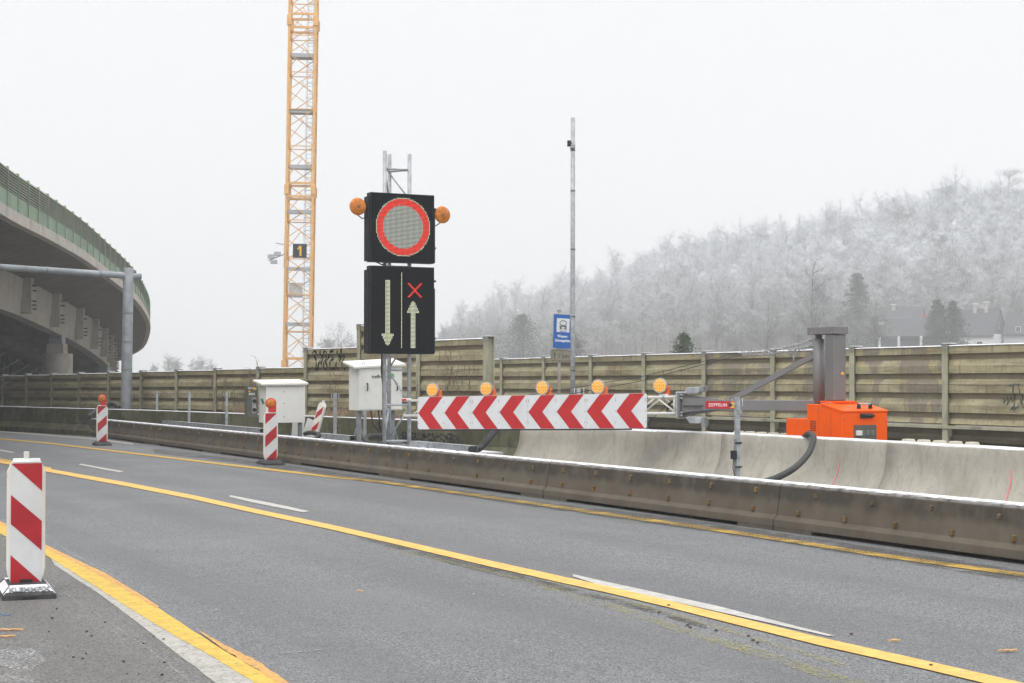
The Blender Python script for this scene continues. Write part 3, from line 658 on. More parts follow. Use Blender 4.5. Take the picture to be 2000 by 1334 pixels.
# ================================================================ noise barriers
def wprofile(h, per, rows, top):
    """(out, z) points of a corrugated face from top down; out is towards the road"""
    pts = [(0.0, top)]; z = top
    for r in range(rows):
        pts += [(.085, z - .004), (.085, z - per * .40), (.022, z - per * .46), (.012, z - per * .70), (.072, z - per * .97)]
        z -= per
        if r % 2 == 1: pts += [(.072, z + .008), (.035, z + .006), (.035, z - .004)]
    pts.append((0.0, z - .012)); return pts, z - .012
def prof_out(pts, z):
    for (a, za), (b, zb) in zip(pts, pts[1:]):
        if zb <= z <= za and za - zb > 1e-6: return a + (b - a) * (za - z) / (za - zb)
    return .085
def noise_wall(label, p0, step, i0, i1, topf, per, rows, mat_of, bottom=None, rail=False):
    """posts i0..i1 at p0 + i*step (i grows in the direction of step); panels between"""
    step = Vector(step); org = Vector(p0); t = thing('noise_barrier', label, 'noise barrier', org)
    d = step.normalized(); 
    if d.x < 0: d = -d                                  # local x to the right
    rz = math.atan2(d.y, d.x); out = Vector((d.y, -d.x, 0)) # towards the road / viewer
    Lp = step.length; info = {}
    for i in range(i0, i1 + 1):
        p = step * i; ht = max(topf(i), topf(i - 1) if i > i0 else 0) + .03
        m = MB(); mm = frame(p, rz)
        m.box((-.085, -.125, 0), (.085, -.112, ht), mm); m.box((-.085, .068, 0), (.085, .08, ht), mm); m.box((-.006, -.112, 0), (.006, .068, ht - .002), mm)
        po = m.build('post', M['wall_post'], t, .002)
        MB().box((-.095, -.14, ht + .001), (.095, .09, ht + .012), mm).box((-.09, -.134, ht - .12), (.09, -.1258, ht), mm).build('cap', M['wall_cap'], po)
        m = MB(); m.box((-.08, -.13, ht + .013), (.105, .10, ht + .028), mm); m.build('rime', M['snow'], po, .006)
    step_right = step if step.x > 0 else -step
    for i in range(i0, i1):
        # panel between post i and i+1; local x from its left post
        left = step * (i + 1) if step.x < 0 else step * i
        tp = topf(i); pts, zb = wprofile(0, per, rows(i), tp)
        m = MB(); vs = []; x0, x1 = .012, Lp - .012
        for y, z in pts: vs += [(x0, -y, z), (x1, -y, z)]
        nb = len(vs); vs += [(x0, .05, zb), (x1, .05, zb), (x0, .05, tp), (x1, .05, tp)]
        fs = [(2*k, 2*k+2, 2*k+3, 2*k+1) for k in range(len(pts)-1)] + [(nb-2, nb, nb+1, nb-1), (nb, nb+2, nb+3, nb+1), (nb+2, 0, 1, nb+3)]
        fs += [[2*k for k in range(len(pts))][::-1] + [nb+2, nb], [2*k+1 for k in range(len(pts))] + [nb+1, nb+3]]
        m.add(vs, fs); pn = m.build('panel', mat_of(i), t, loc=left, rz=rz)
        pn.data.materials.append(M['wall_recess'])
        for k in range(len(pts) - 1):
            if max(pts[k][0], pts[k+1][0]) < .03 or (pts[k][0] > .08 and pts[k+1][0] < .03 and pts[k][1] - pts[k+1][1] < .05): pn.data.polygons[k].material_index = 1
        info[i] = (pn, pts, tp)
        m = MB(); nn = 10; vv = []
        for k in range(nn + 1): x = x0 + (x1-x0)*k/nn; vv += [(x, -.106, tp - .006 + random.uniform(-.004, .004)), (x, -.08, tp + .014), (x, .045, tp + .014), (x, .053, tp - .01)]
        m.add(vv, [(4*k+j, 4*k+4+j, 4*k+5+j, 4*k+1+j) for k in range(nn) for j in range(3)]); m.build('rime', M['snow'], pn)
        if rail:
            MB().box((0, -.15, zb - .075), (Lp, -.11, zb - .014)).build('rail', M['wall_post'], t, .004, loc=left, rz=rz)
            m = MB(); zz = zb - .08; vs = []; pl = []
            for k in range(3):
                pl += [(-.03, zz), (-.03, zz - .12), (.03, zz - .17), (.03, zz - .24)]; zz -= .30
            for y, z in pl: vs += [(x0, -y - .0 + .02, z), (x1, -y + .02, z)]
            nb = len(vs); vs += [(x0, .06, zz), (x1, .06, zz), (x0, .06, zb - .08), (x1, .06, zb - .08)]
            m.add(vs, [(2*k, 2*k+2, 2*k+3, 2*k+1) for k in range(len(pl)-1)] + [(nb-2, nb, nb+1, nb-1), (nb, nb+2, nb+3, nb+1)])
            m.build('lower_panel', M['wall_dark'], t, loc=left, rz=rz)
    return t, info
def ltop(i):
    if i < -1: return 2.80           # panels -3..-2
    if i == -2: return 2.80
    if i == -1: return 2.70
    return 2.185 - .02 * i
def ltop2(i):
    return {-3: 2.80, -2: 3.25, -1: 2.69}.get(i, 2.185 - .02 * i)
LWALL, LI = noise_wall('long olive noise barrier on the left with dark spray lettering, stepping up to the right', (-5.62, 45.4, 0), (-1.70, 2.47, 0), -3, 11, ltop2, .36,
                       lambda i: {-3: 7, -2: 8, -1: 7}.get(i, 5), lambda i: M['wall'])
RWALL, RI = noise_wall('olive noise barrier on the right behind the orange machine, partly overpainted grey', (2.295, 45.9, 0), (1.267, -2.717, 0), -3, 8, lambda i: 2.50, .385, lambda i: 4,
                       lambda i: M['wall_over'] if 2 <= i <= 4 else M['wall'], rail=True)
# spray lettering that follows the corrugation
def spray(panel, pts, mat, strokes, w, x0, ztop, H, name, sx=1.0):
    m = MB()
    for st in strokes:
        dn = []
        for (ax, ay), (bx, by) in zip(st, st[1:]):
            n = max(2, int(math.hypot(bx-ax, by-ay) * H / .006))
            for k in range(n): t = k / n; dn.append((ax + (bx-ax)*t, ay + (by-ay)*t))
        dn.append(st[-1]); vs = []
        for k, (x, y) in enumerate(dn):
            a = dn[max(0, k-1)]; b = dn[min(len(dn)-1, k+1)]; dx, dy = b[0]-a[0], b[1]-a[1]; l = math.hypot(dx, dy) or 1
            ww = w * (.7 + .3 * math.sin(k * .11)) / 2; nx, ny = -dy / l * ww, dx / l * ww
            for sgn in (-1, 1):
                X = x0 + x * H * sx + sgn * nx; Z = ztop - (1 - y) * H + sgn * ny
                vs.append((X, -prof_out(pts, Z) - .008, Z))
        m.add(vs, [(2*k, 2*k+1, 2*k+3, 2*k+2) for k in range(len(dn)-1)])
    return m.build(name, mat, panel)
SA = [[(.48,.78),(.42,.96),(.22,1.0),(.06,.9),(.05,.74),(.2,.6),(.38,.48),(.48,.32),(.42,.1),(.25,.0),(.1,.06),(.04,.2)],
      [(.62,.04),(.72,.5),(.84,1.0),(.93,.5),(1.02,.02)], [(.68,.40),(.98,.40)],
      [(1.18,.0),(1.18,.98),(1.42,.95),(1.5,.78),(1.42,.6),(1.18,.5)], [(1.28,.5),(1.42,.3),(1.62,.02)],
      [(2.1,.98),(1.78,.95),(1.76,.04),(2.12,.10)], [(1.78,.52),(2.02,.54)],
      [(2.3,.0),(2.4,.5),(2.46,.98),(2.62,.45),(2.84,1.12),(2.9,.5),(2.94,-.02)]]
pn, pts, tp = LI[-1]; spray(pn, pts, M['spray_dark'], SA, .075, .32, tp - .06, .52, 'graffiti', 1.15)
pn, pts, tp = RI[6]
TG = [[(.0,.45),(.1,.25),(.2,.5),(.3,.2),(.38,.48),(.5,.3),(.62,.6)], [(.4,.9),(.95,.95)], [(.66,.95),(.6,.3),(.75,.05),(.95,.2),(1.0,.6),(.9,.95)], [(.5,.0),(.62,.12),(.7,-.05)], [(.85,.4),(1.2,.1),(1.3,.6),(1.5,.2)]]
spray(RI[5][0], pts, M['spray_green'], TG, .035, 1.55, 1.78, .52, 'graffiti')
TR = [[(.0,.0),(.15,.9),(.3,.1)], [(.45,.9),(.4,.2),(.6,.1),(.7,.9)], [(.9,.1),(.95,.9),(1.15,.2),(1.2,.95)], [(1.5,.3),(1.6,.9),(1.85,.75),(1.9,.2)], [(.1,-.7),(.1,-1.3),(.35,-1.4),(.4,-.6)], [(.6,-.65),(.6,-1.4)], [(.85,-.7),(.8,-1.4),(1.1,-1.3),(1.1,-.6)]]
for i_ in (0,): spray(RI[i_][0], RI[i_][1], M['spray_rust'], TR, .03, .9, 2.3, .42, 'graffiti')
TR2 = [[(.0,-.9),(.1,-.2),(.4,.0),(.6,-.5)], [(.9,.6),(1.1,.2)], [(1.0,-1.6),(1.3,-.9),(1.6,-.8)], [(.5,-.8),(.55,-1.6),(.75,-2.1)]]
spray(RI[1][0], RI[1][1], M['spray_rust'], TR2, .028, .55, 2.3, .45, 'graffiti')
#==PART3==
# ================================================================ viaduct on the left
K = 0.63                                                # bridge scaled about the camera: its deck shades the left end of the wall
EDGE = [(-420, 46, 13.5), (-260, 60, 13.5), (-120, 78, 13.45), (0, 98.8, 13.3), (94, 116.5, 13.3), (160, 132, 13.1), (210, 148, 12.6), (258, 168, 11.8), (283, 190, 11.0), (292, 220, 10.15), (280, 270, 8.9), (254, 310, 8.1), (224, 340, 7.3), (150, 385, 6.5)]
ctrl = [Vector(((px - 1000) / F * d * K, d * K, h * K + CAMH)) for px, d, h in EDGE]
def catmull(P_, n):
    o = []
    for i in range(len(P_) - 1):
        p0, p1, p2, p3 = P_[max(0, i-1)], P_[i], P_[i+1], P_[min(len(P_)-1, i+2)]
        for k in range(n):
            t = k / n; o.append(.5 * ((2*p1) + (p2-p0)*t + (2*p0-5*p1+4*p2-p3)*t*t + (3*p1-p0-3*p2+p3)*t**3))
    return o + [P_[-1]]
fine = catmull(ctrl, 30)
def resample(pl, step):
    o = [pl[0]]; acc = 0
    for a, b in zip(pl, pl[1:]):
        l = (b - a).length
        while acc + l >= step:
            t = (step - acc) / l; a = a.lerp(b, t); o.append(a); l = (b - a).length; acc = 0
        acc += l
    return o
EP = resample(fine, 2.36); NE = len(EP)
def inward(k):                                          # away from the edge, under the deck
    d = EP[min(NE-1, k+1)] - EP[max(0, k-1)]; d.z = 0; d.normalize(); return Vector((-d.y, d.x, 0))
VO = Vector((EP[14].x, EP[14].y, 0))
VIA = thing('viaduct', 'curved concrete motorway viaduct with a green noise screen along its edge', 'bridge', VO)
ZT, FH, CZ = 1.58, .46, .82                             # screen height, edge beam, drop of the cantilever soffit
def vsec(k, lst):
    n = inward(k); return [EP[k] + n * u + Vector((0, 0, z)) - VO for u, z in lst]
def gdepth(k): return lerp([(38, 1.9), (79, 1.95), (113, 2.27), (200, 2.75)], EP[k].y)
RT = ZT + FH + CZ                                       # drop from the top of the screen to the web root
MB().sweep([vsec(k, [(-.05, -ZT), (-.065, -ZT - FH), (.28, -ZT - FH - .012), (.28, -ZT)]) for k in range(NE)]).build('edge_beam', M['bridge_edge'], VIA)
MB().sweep([vsec(k, [(.28, -ZT - .03), (.28, -ZT - FH + .03), (3.15, -RT - .03), (3.15, -RT - .09), (14, -RT - .09), (14, -ZT - .03)]) for k in range(NE)]).build('deck', M['bridge_shaded'], VIA)
def gird(u0, u1, nm, mt):
    MB().sweep([vsec(k, [(u0, -RT), (u0 + .16, -RT - gdepth(k)), (u1 - .16, -RT - gdepth(k)), (u1, -RT)]) for k in range(NE)]).build(nm, mt, VIA)
gird(3.15, 4.15, 'girder', M['bridge_conc']); gird(7.7, 8.7, 'girder', M['bridge_shaded'])
for k in range(16, NE - 8, 4):
    n = inward(k); d = Vector((n.y, -n.x, 0)); zt = EP[k].z - RT; gd = gdepth(k)
    c = EP[k] + n * 3.05 - VO; c.z = zt - gd * .48
    mm = Matrix.Translation(c) @ Matrix(((d.x, n.x, 0), (d.y, n.y, 0), (0, 0, 1))).to_4x4()
    ab = MB().box((-.36, -.30, -gd * .44), (.36, .22, gd * .47), mm).build('anchor_block', M['bridge_conc'], VIA, .02)
    m = MB()
    for z in (.55, .30, -.25, -.45, -.65):
        for x in (-.18, .02, .22):
            if random.random() < .75: m.tube([mm @ Vector((x, -.30, z * gd * .5)), mm @ Vector((x + .06, -.47, z * gd * .5))], .042, 6)
    if m.v: m.build('cable_heads', M['black'], ab)
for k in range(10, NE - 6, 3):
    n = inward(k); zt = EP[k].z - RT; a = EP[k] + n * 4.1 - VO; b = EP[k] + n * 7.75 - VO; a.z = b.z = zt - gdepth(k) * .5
    MB().bar(a, b, .32, gdepth(k) * .75).build('cross_beam', M['bridge_shaded'], VIA)
for k in range(14, NE - 10, 4):
    n = inward(k); zt = EP[k].z - RT - gdepth(k); a = EP[k] + n * 9.5 - VO; a.z = zt + .2; b = EP[k] + n * 12.6 - VO; b.z = zt - 1.6
    MB().tube([a, b], .07, 6).build('strut', M['galv_dark'], VIA)
def kof(y): return min(range(NE), key=lambda k: abs(EP[k].y - y))
for y, u in ((98, 3.7), (135.5, 3.7), (98, 8.2), (135.5, 8.2), (176, 3.7)):
    k = kof(y); p = EP[k] + inward(k) * u - VO; zt = EP[k].z - RT - gdepth(k)
    zc = zt - 1.05
    pr = MB().tube([Vector((p.x, p.y, 0)), Vector((p.x, p.y, zc))], .92, 36).build('pier', M['bridge_conc'], VIA, .03)
    MB().box((p.x - .5, p.y - .5, zc + .002), (p.x + .5, p.y + .5, zc + .6)).build('pedestal', M['bridge_conc'], pr, .02)
    MB().box((p.x - .4, p.y - .4, zc + .605), (p.x + .4, p.y + .4, zt + .012)).build('bearing', M['galv_dark'], pr, .015)
# ribbed wall added under the deck to block the sky and keep it dark
MB().sweep([[Vector((EP[k].x, EP[k].y, 0)) + inward(k) * u + Vector((0, 0, z)) - VO for u, z in ((12.4, 0), (12.9, EP[k].z - RT - 1.2), (11.9, EP[k].z - RT - 1.0), (11.9, EP[k].z - RT - .7), (13.2, EP[k].z - RT + .05), (14.5, EP[k].z - RT + .05), (14.5, 0))] for k in range(NE - 1)]).build('dark_backing', M['bridge_shaded'], VIA)
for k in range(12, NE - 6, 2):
    n = inward(k); p = EP[k] + n * 12.2 - VO; MB().bar((p.x, p.y, 0), (p.x, p.y, EP[k].z - RT - 1.1), .5, .5, (0, 1, 0)).build('backing_rib', M['bridge_shaded'], VIA)
# green noise screen: one post per bay, a solid lower and a louvred upper part
for k in range(7, NE - 1):
    n0, n1 = inward(k), inward(k + 1); a, b = EP[k] - VO, EP[k + 1] - VO
    x = (b - a).normalized(); nn = (n0 + n1).normalized()
    mm = Matrix(((x.x, nn.x, 0), (x.y, nn.y, 0), (x.z, 0, 1))).to_4x4(); mm.translation = a
    ln = (b - a).length
    sp = MB().box((.025, .012, -ZT + .006), (ln - .025, .05, -ZT + .64), mm).build('screen_panel', M['screen_green'], VIA)
    m = MB()
    for j in range(8):
        z = -ZT + .665 + j * .113
        vs = [(.03, -.012, z), (ln-.03, -.012, z), (ln-.03, .04, z + .085), (.03, .04, z + .085), (.03, .06, z), (ln-.03, .06, z)]
        m.add([mm @ Vector(q) for q in vs], [(0, 1, 2, 3), (3, 2, 5, 4), (0, 4, 5, 1)])
    m.box((.025, .062, -ZT + .65), (ln - .025, .08, -.02), mm)
    m.build('louvre', M['screen_slat'], sp)
    MB().box((-.028, -.035, -ZT), (.028, .08, .02), mm).build('screen_post', M['screen_post'], VIA)

# ================================================================ tower crane mast
def lattice_crane():
    d = 122.0; s = 1.95; base = Vector(((581 - 1000) / F * d, d, 0)); lean = Matrix.Rotation(R(.75), 4, 'Y')
    rz = R(3)
    t = thing('tower_crane', 'tall yellow lattice crane mast marked 1 rising behind the left noise barrier', 'crane', base)
    T = lean @ Matrix.Rotation(rz, 4, 'Z'); H = 33.0; h = s / 2
    cs = [(-h, -h), (h, -h), (h, h), (-h, h)]
    for x, y in cs: MB().boxc((x, y, H / 2), (.175, .175, H)).build('leg', M['crane'], t, m=T)
    for f in range(4):
        a, b = cs[f], cs[(f + 1) % 4]; m = MB(); n = 24; st = H / n
        for k in range(n):
            z = k * st
            p, q = ((a, b) if (k + f) % 2 else (b, a))
            m.bar((p[0], p[1], z), (q[0], q[1], z + st), .06, .06)
            if k % 2 == 0: m.bar((a[0], a[1], z), (b[0], b[1], z), .065, .065)
            if k % 2: m.bar(((a[0]+b[0])/2, (a[1]+b[1])/2, z + st * .5), (b[0], b[1], z - st * .4), .05, .05)
        m.build('bracing', M['crane'], t, m=T)
    zj = [28.6, 16.0, 3.0]
    for z in zj:
        for x, y in cs: MB().boxc((x, y, z), (.34, .34, .75)).build('leg_joint', M['crane'], t, .02, m=T)
        m = MB()
        for dz in (-.5, .5):
            for f in range(4): a, b = cs[f], cs[(f+1) % 4]; m.bar((a[0], a[1], z+dz), (b[0], b[1], z+dz), .14, .16)
        m.build('joint_frame', M['crane'], t, m=T)
    for z in (26.0, 21.85, 17.7, 14.35, 10.1, 6.0, 2.2):
        m = MB().box((-.9, -.85, z), (.9, .85, z + .07)).box((-.9, -.92, z - .12), (.9, -.86, z + .16)); m.build('platform', M['crane_grey'], t, m=T)
    m = MB()
    for x in (.35, .75): m.bar((x, .2, .5), (x, .2, H), .04, .04)
    for k in range(int(H / .3)): m.bar((.35, .2, .5 + k * .3), (.75, .2, .5 + k * .3), .025, .025)
    for k in range(int(H / 1.0)):
        z = 1 + k; m.bar((.3, .2, z), (.3, -.4, z), .025, .025); m.bar((.8, .2, z), (.8, -.4, z), .025, .025); m.bar((.3, -.4, z), (.8, -.4, z), .025, .025)
    m.bar((.3, -.4, .5), (.3, -.4, H), .02, .02); m.bar((.8, -.4, .5), (.8, -.4, H), .02, .02)
    m.build('ladder', M['crane_grey'], t, m=T)
    MB().boxc((.08, -1.12, 11.45), (1.02, .05, 1.05)).build('number_plate', M['black'], t, .01, m=T)
    n1 = [(-.16, -.36), (.14, -.36), (.14, .38), (.0, .38), (-.2, .22), (-.2, .08), (-.03, .18), (-.03, -.22), (-.16, -.22)]
    n1 = [(-.17, .20), (.0, .38), (.13, .38), (.13, -.38), (-.02, -.38), (-.02, .18), (-.17, .06)]
    m = MB(); m.prism([(x + .08, z + 11.45) for x, z in n1], -1.16, -1.146); m.build('number', M['label_yellow'], t, m=T)
    MB().boxc((-.2, -.8, 8.55), (1.0, .04, 1.1)).build('white_plate', plain('grey_plate', (.5, .5, .49, 1), .7), t, m=T)
    m = MB().tube([(-1.05, -1.0, 10.2), (-1.05, -1.0, 12.4)], .05, 6).tube([(-1.05, -1.0, 11.2), (-2.2, -1.2, 10.7)], .05, 6).tube([(-1.05, -1, 11.9), (-1.7, -1.1, 12.0)], .04, 6)
    fl = m.build('floodlight_bracket', M['crane_grey'], t, m=T)
    m = MB()
    for x, z in ((-1.55, 11.2), (-2.0, 11.0), (-1.8, 10.6)): m.boxc((x, -1.25, z), (.5, .25, .3))
    m.build('floodlight', M['crane_grey'], t, .03, m=T)
lattice_crane()

# ================================================================ gantry mast at the left
p = P(245.5, 797, 54.0); base = Vector((p.x, p.y, 0))
t = thing('gantry_mast', 'thick grey steel mast with a horizontal arm reaching left over the road', 'mast', base)
lean = Matrix.Rotation(R(.7), 4, 'Y'); H = CAMH + (745 - 523) * 54 / F
m = MB().tube([(0, 0, 0), (0, 0, H)], [.185, .165], 24); m.build('pole', M['pole_grey'], t, .006, m=lean)
for z in (2.2, 3.1, 4.05): MB().tube([(0, 0, z), (0, 0, z + .03)], .187, 24).build('band', M['galv_dark'], t, m=lean)
tip = lean @ Vector((0, 0, H - .26)); ad = -B_
pts = [tip - ad * .42 + Vector((0, 0, -.02)), tip, tip + ad * 2.6 + Vector((0, 0, .10)), tip + ad * 5 + Vector((0, 0, .2)), tip + ad * 9 + Vector((0, 0, .3))]
MB().tube(pts, [.10, .11, .105, .10, .09], 16).build('arm', M['pole_grey'], t)
m = MB()
for s in (.9, 2.6, 4.1): q = tip + ad * s + Vector((0, 0, .04 * s)); m.tube([q, q + ad * .05], .118, 16)
m.build('arm_flange', M['galv_dark'], t)

# ================================================================ trees
def bare_tree(seed, h, spread=.42, up=.55, n1=13, n2=7, n3=6, n4=4, start=.28, rw=.026, clumps=46, cr=.30):
    rnd = random.Random(seed); m = MB(); dark = []; dull = []; bright = []
    def seg(a, b, ra, rb, n=3):
        d = (b - a); 
        if d.length < 1e-4: return
        d.normalize(); u = Vector((0, 0, 1)) if abs(d.z) < .9 else Vector((1, 0, 0))
        x = d.cross(u).normalized(); y = d.cross(x); vs = []
        for p_, r in ((a, ra), (b, rb)):
            for j in range(n): q = 2*math.pi*j/n; vs.append(p_ + (x*math.cos(q) + y*math.sin(q)) * r)
        if ra > .022: dark.extend(range(len(m.f), len(m.f) + n))
        m.add(vs, [(j, (j+1) % n, (j+1) % n + n, j + n) for j in range(n)])
    def twig(a, b, wd):
        d = (b - a).normalized(); s = d.cross(Vector((rnd.uniform(-1, 1), rnd.uniform(-1, 1), rnd.uniform(-1, 1)))).normalized() * wd
        m.add([a - s, a + s, b], [(0, 1, 2)])
    def rdir(d, ang):
        u = Vector((rnd.gauss(0, 1), rnd.gauss(0, 1), rnd.gauss(0, 1))); u = (u - d * u.dot(d)).normalized()
        return (d * math.cos(ang) + u * math.sin(ang)).normalized()
    def branch(p_, d, ln, r, lev):
        k = 4 if lev < 2 else 3; pts = [p_]; q = p_; dd = d
        for i in range(k):
            dd = (dd + Vector((rnd.gauss(0, .12), rnd.gauss(0, .12), rnd.gauss(.05 if lev < 3 else -.02, .10)))).normalized(); q2 = q + dd * ln / k
            ra, rb = r * (1 - i / k * .75), r * (1 - (i+1) / k * .75)
            if lev >= 3: twig(q, q2, rw)
            else: seg(q, q2, max(ra, .018), max(rb, .014), 5 if lev == 0 else 3)
            pts.append(q2); q = q2
        cnt = (n1, n2, n3, n4, 0)[lev]
        for c in range(cnt):
            t = (start if lev == 0 else .22) + (1 - (start if lev == 0 else .22)) * (c + rnd.random()) / cnt
            i = min(k - 1, int(t * k)); a = pts[i].lerp(pts[i+1], t * k - i)
            dl = (pts[i+1] - pts[i]).normalized()
            nl = ln * rnd.uniform(.75, 1.15) * ((spread * (1.25 - .75 * t)) if lev == 0 else (.50, .5, .5)[min(lev-1, 2)])
            branch(a, rdir(dl, rnd.uniform(.45, 1.0) * (1.2 if lev == 0 else 1) ), nl, r * .38, lev + 1) if lev + 1 < 4 else twig(a, a + rdir(dl, rnd.uniform(.5, 1.1)) * nl, rw)
    branch(Vector((0, 0, -.3)), Vector((rnd.uniform(-.05, .05), rnd.uniform(-.05, .05), 1)).normalized(), h, h * .014, 0)
    # fine twig clumps that round the crown off
    for c in range(clumps):
        d = Vector((rnd.gauss(0, 1), rnd.gauss(0, 1), rnd.gauss(.1, 1))).normalized() * rnd.uniform(.45, 1.0)
        cc = Vector((d.x * cr * h, d.y * cr * h, h * .62 + d.z * h * .36)); sr = h * rnd.uniform(.06, .12)
        seg(Vector((0, 0, max(h * .2, cc.z - h * .28))), cc, .05, .02); f0 = len(m.f)
        for q in range(75):
            e = Vector((rnd.gauss(0, 1), rnd.gauss(0, 1), rnd.gauss(.5, .8))).normalized(); a = cc + e * sr * rnd.uniform(0, .7)
            e2 = (e + Vector((rnd.gauss(0, .5), rnd.gauss(0, .5), rnd.gauss(.1, .4)))).normalized(); twig(a, a + e2 * rnd.uniform(.35, .95), rw * 1.1)
        k_ = rnd.random(); (dull if k_ < .33 else bright if k_ > .66 else []).extend(range(f0, len(m.f)))
    me = m.mesh('bare_tree_mesh')
    for mt in ('bare', 'limb', 'bare_dull', 'bare_bright'): me.materials.append(M[mt])
    for lst, ix in ((dark, 1), (dull, 2), (bright, 3)):
        for f in lst: me.polygons[f].material_index = ix
    return me
def conifer(seed, h, wd, whorls=26):
    rnd = random.Random(seed); m = MB(); k = MB()
    k.tube([(0, 0, -.3), (0, 0, h * .5), (0, 0, h * .98)], [h * .016, h * .010, .02], 7)
    for w_ in range(whorls):
        t = w_ / whorls; z = h * (.10 + .88 * t); ln = wd * (1 - t) ** .68 * rnd.uniform(.75, 1.15) + .15
        for b in range(9):
            az = rnd.uniform(0, 2*math.pi); l2 = ln * rnd.uniform(.7, 1.1); dz = -.28 * l2 + rnd.uniform(-.1, .1)
            ax = Vector((math.cos(az), math.sin(az), 0)); side = Vector((-ax.y, ax.x, 0)); n = 7
            for i in range(n):
                u = (i + rnd.random()) / n; c = ax * l2 * u + Vector((0, 0, z + dz * u * u + (.15 * l2 if u > .8 else 0)))
                for q in range(4):
                    a = c + side * rnd.gauss(0, .09 * l2 + .05) + Vector((0, 0, rnd.gauss(-.05, .07 * l2 + .03)))
                    e = Vector((rnd.gauss(0, 1), rnd.gauss(0, 1), rnd.gauss(-.3, .6))).normalized() * rnd.uniform(.16, .34) * (.5 + h / 18 if h > 6 else .42); f_ = ax.cross(e).normalized() * .07 * (.5 + h / 16 if h > 6 else .3)
                    m.add([a, a + e * .5 + f_, a + e, a + e * .5 - f_], [(0, 1, 2, 3)])
    return m.mesh('conifer_crown_mesh'), k.mesh('conifer_trunk_mesh')
protos = []
for i, (h, sp_, n1, cr) in enumerate(((13, .40, 12, .30), (15, .34, 13, .26), (11.5, .50, 11, .38), (14, .44, 12, .34), (10, .5, 10, .42), (16, .30, 14, .22), (12.5, .42, 11, .34))):
    me = bare_tree(40 + i, h, sp_, n1=n1, n4=3, cr=cr, clumps=40 + int(60 * cr)); protos.append((me, h))
def put(me, name, x, y, z, s, label, cat, group, rz=None):
    o = D.objects.new(name, me); C.objects.link(o); o.location = (x, y, z); o.rotation_euler = (0, 0, random.uniform(0, 6.28) if rz is None else rz); o.scale = (s, s, s * random.uniform(.92, 1.08))
    return tag(o, label, cat, group)
rt = random.Random(21); placed = []
def free(x, y, r):
    if any((x-a)**2 + (y-b)**2 < r*r for a, b in placed): return False
    placed.append((x, y)); return True
cnt = 0; tries = 0
while cnt < 225 and tries < 9000:
    tries += 1
    px = rt.uniform(870, 2080); d1 = lerp(RD1, px); lo = (300 if px > 1350 else 330) * HK
    y = rt.uniform(lo, d1 - 6); x = (px - 1000) / F * y
    if not free(x, y, 5.6 * HK): continue
    me, h = rt.choice(protos); s = rt.uniform(.70, 1.0) * (.62 if px < 1050 else .85) * HK
    put(me, 'bare_tree', x, y, terrain(x, y) - .2, s, 'rime-covered bare tree among the mass of trees on the hazy hillside', 'tree', 'bare trees on the hillside'); cnt += 1
px = 872
while px < 2080:
    d1 = lerp(RD1, px) + rt.uniform(-5, 8); x = (px - 1000) / F * d1; me, h = rt.choice(protos)
    s = rt.uniform(.72, 1.0) * (.95 if px > 1500 else .85) * HK
    put(me, 'bare_tree', x, d1, terrain(x, d1) - .2, s, 'rime-white bare tree on the ridge line of the hill against the pale sky', 'tree', 'bare trees along the ridge')
    px += rt.uniform(17, 30)
# bare trees far beyond the left barrier
for px, y, s, lb in ((655, 300, .80, 'tall faint bare tree over the barrier between the crane and the LED sign'), (638, 330, .6, 'small faint bare tree just right of the crane mast'), (690, 300, .66, 'faint bare tree right against the left side of the LED sign'),
                     (345, 380, .46, 'faint low bare tree over the barrier right of the gantry mast'), (385, 380, .50, 'faint bare tree crown between gantry mast and crane, over the barrier'), (330, 400, .42, 'faint tree hump nearest the gantry mast over the barrier'), (410, 400, .42, 'faint tree over the barrier, rightmost of the clump beside the gantry mast'), (300, 400, .33, 'tiny faint tree at the foot of the gantry mast skyline')):
    x = (px - 1000) / F * y; put(protos[(px // 7) % 7][0], 'bare_tree', x * HK, y * HK, terrain(x * HK, y * HK) - 1.0, s * HK, lb, 'tree', 'bare trees beyond the left barrier')
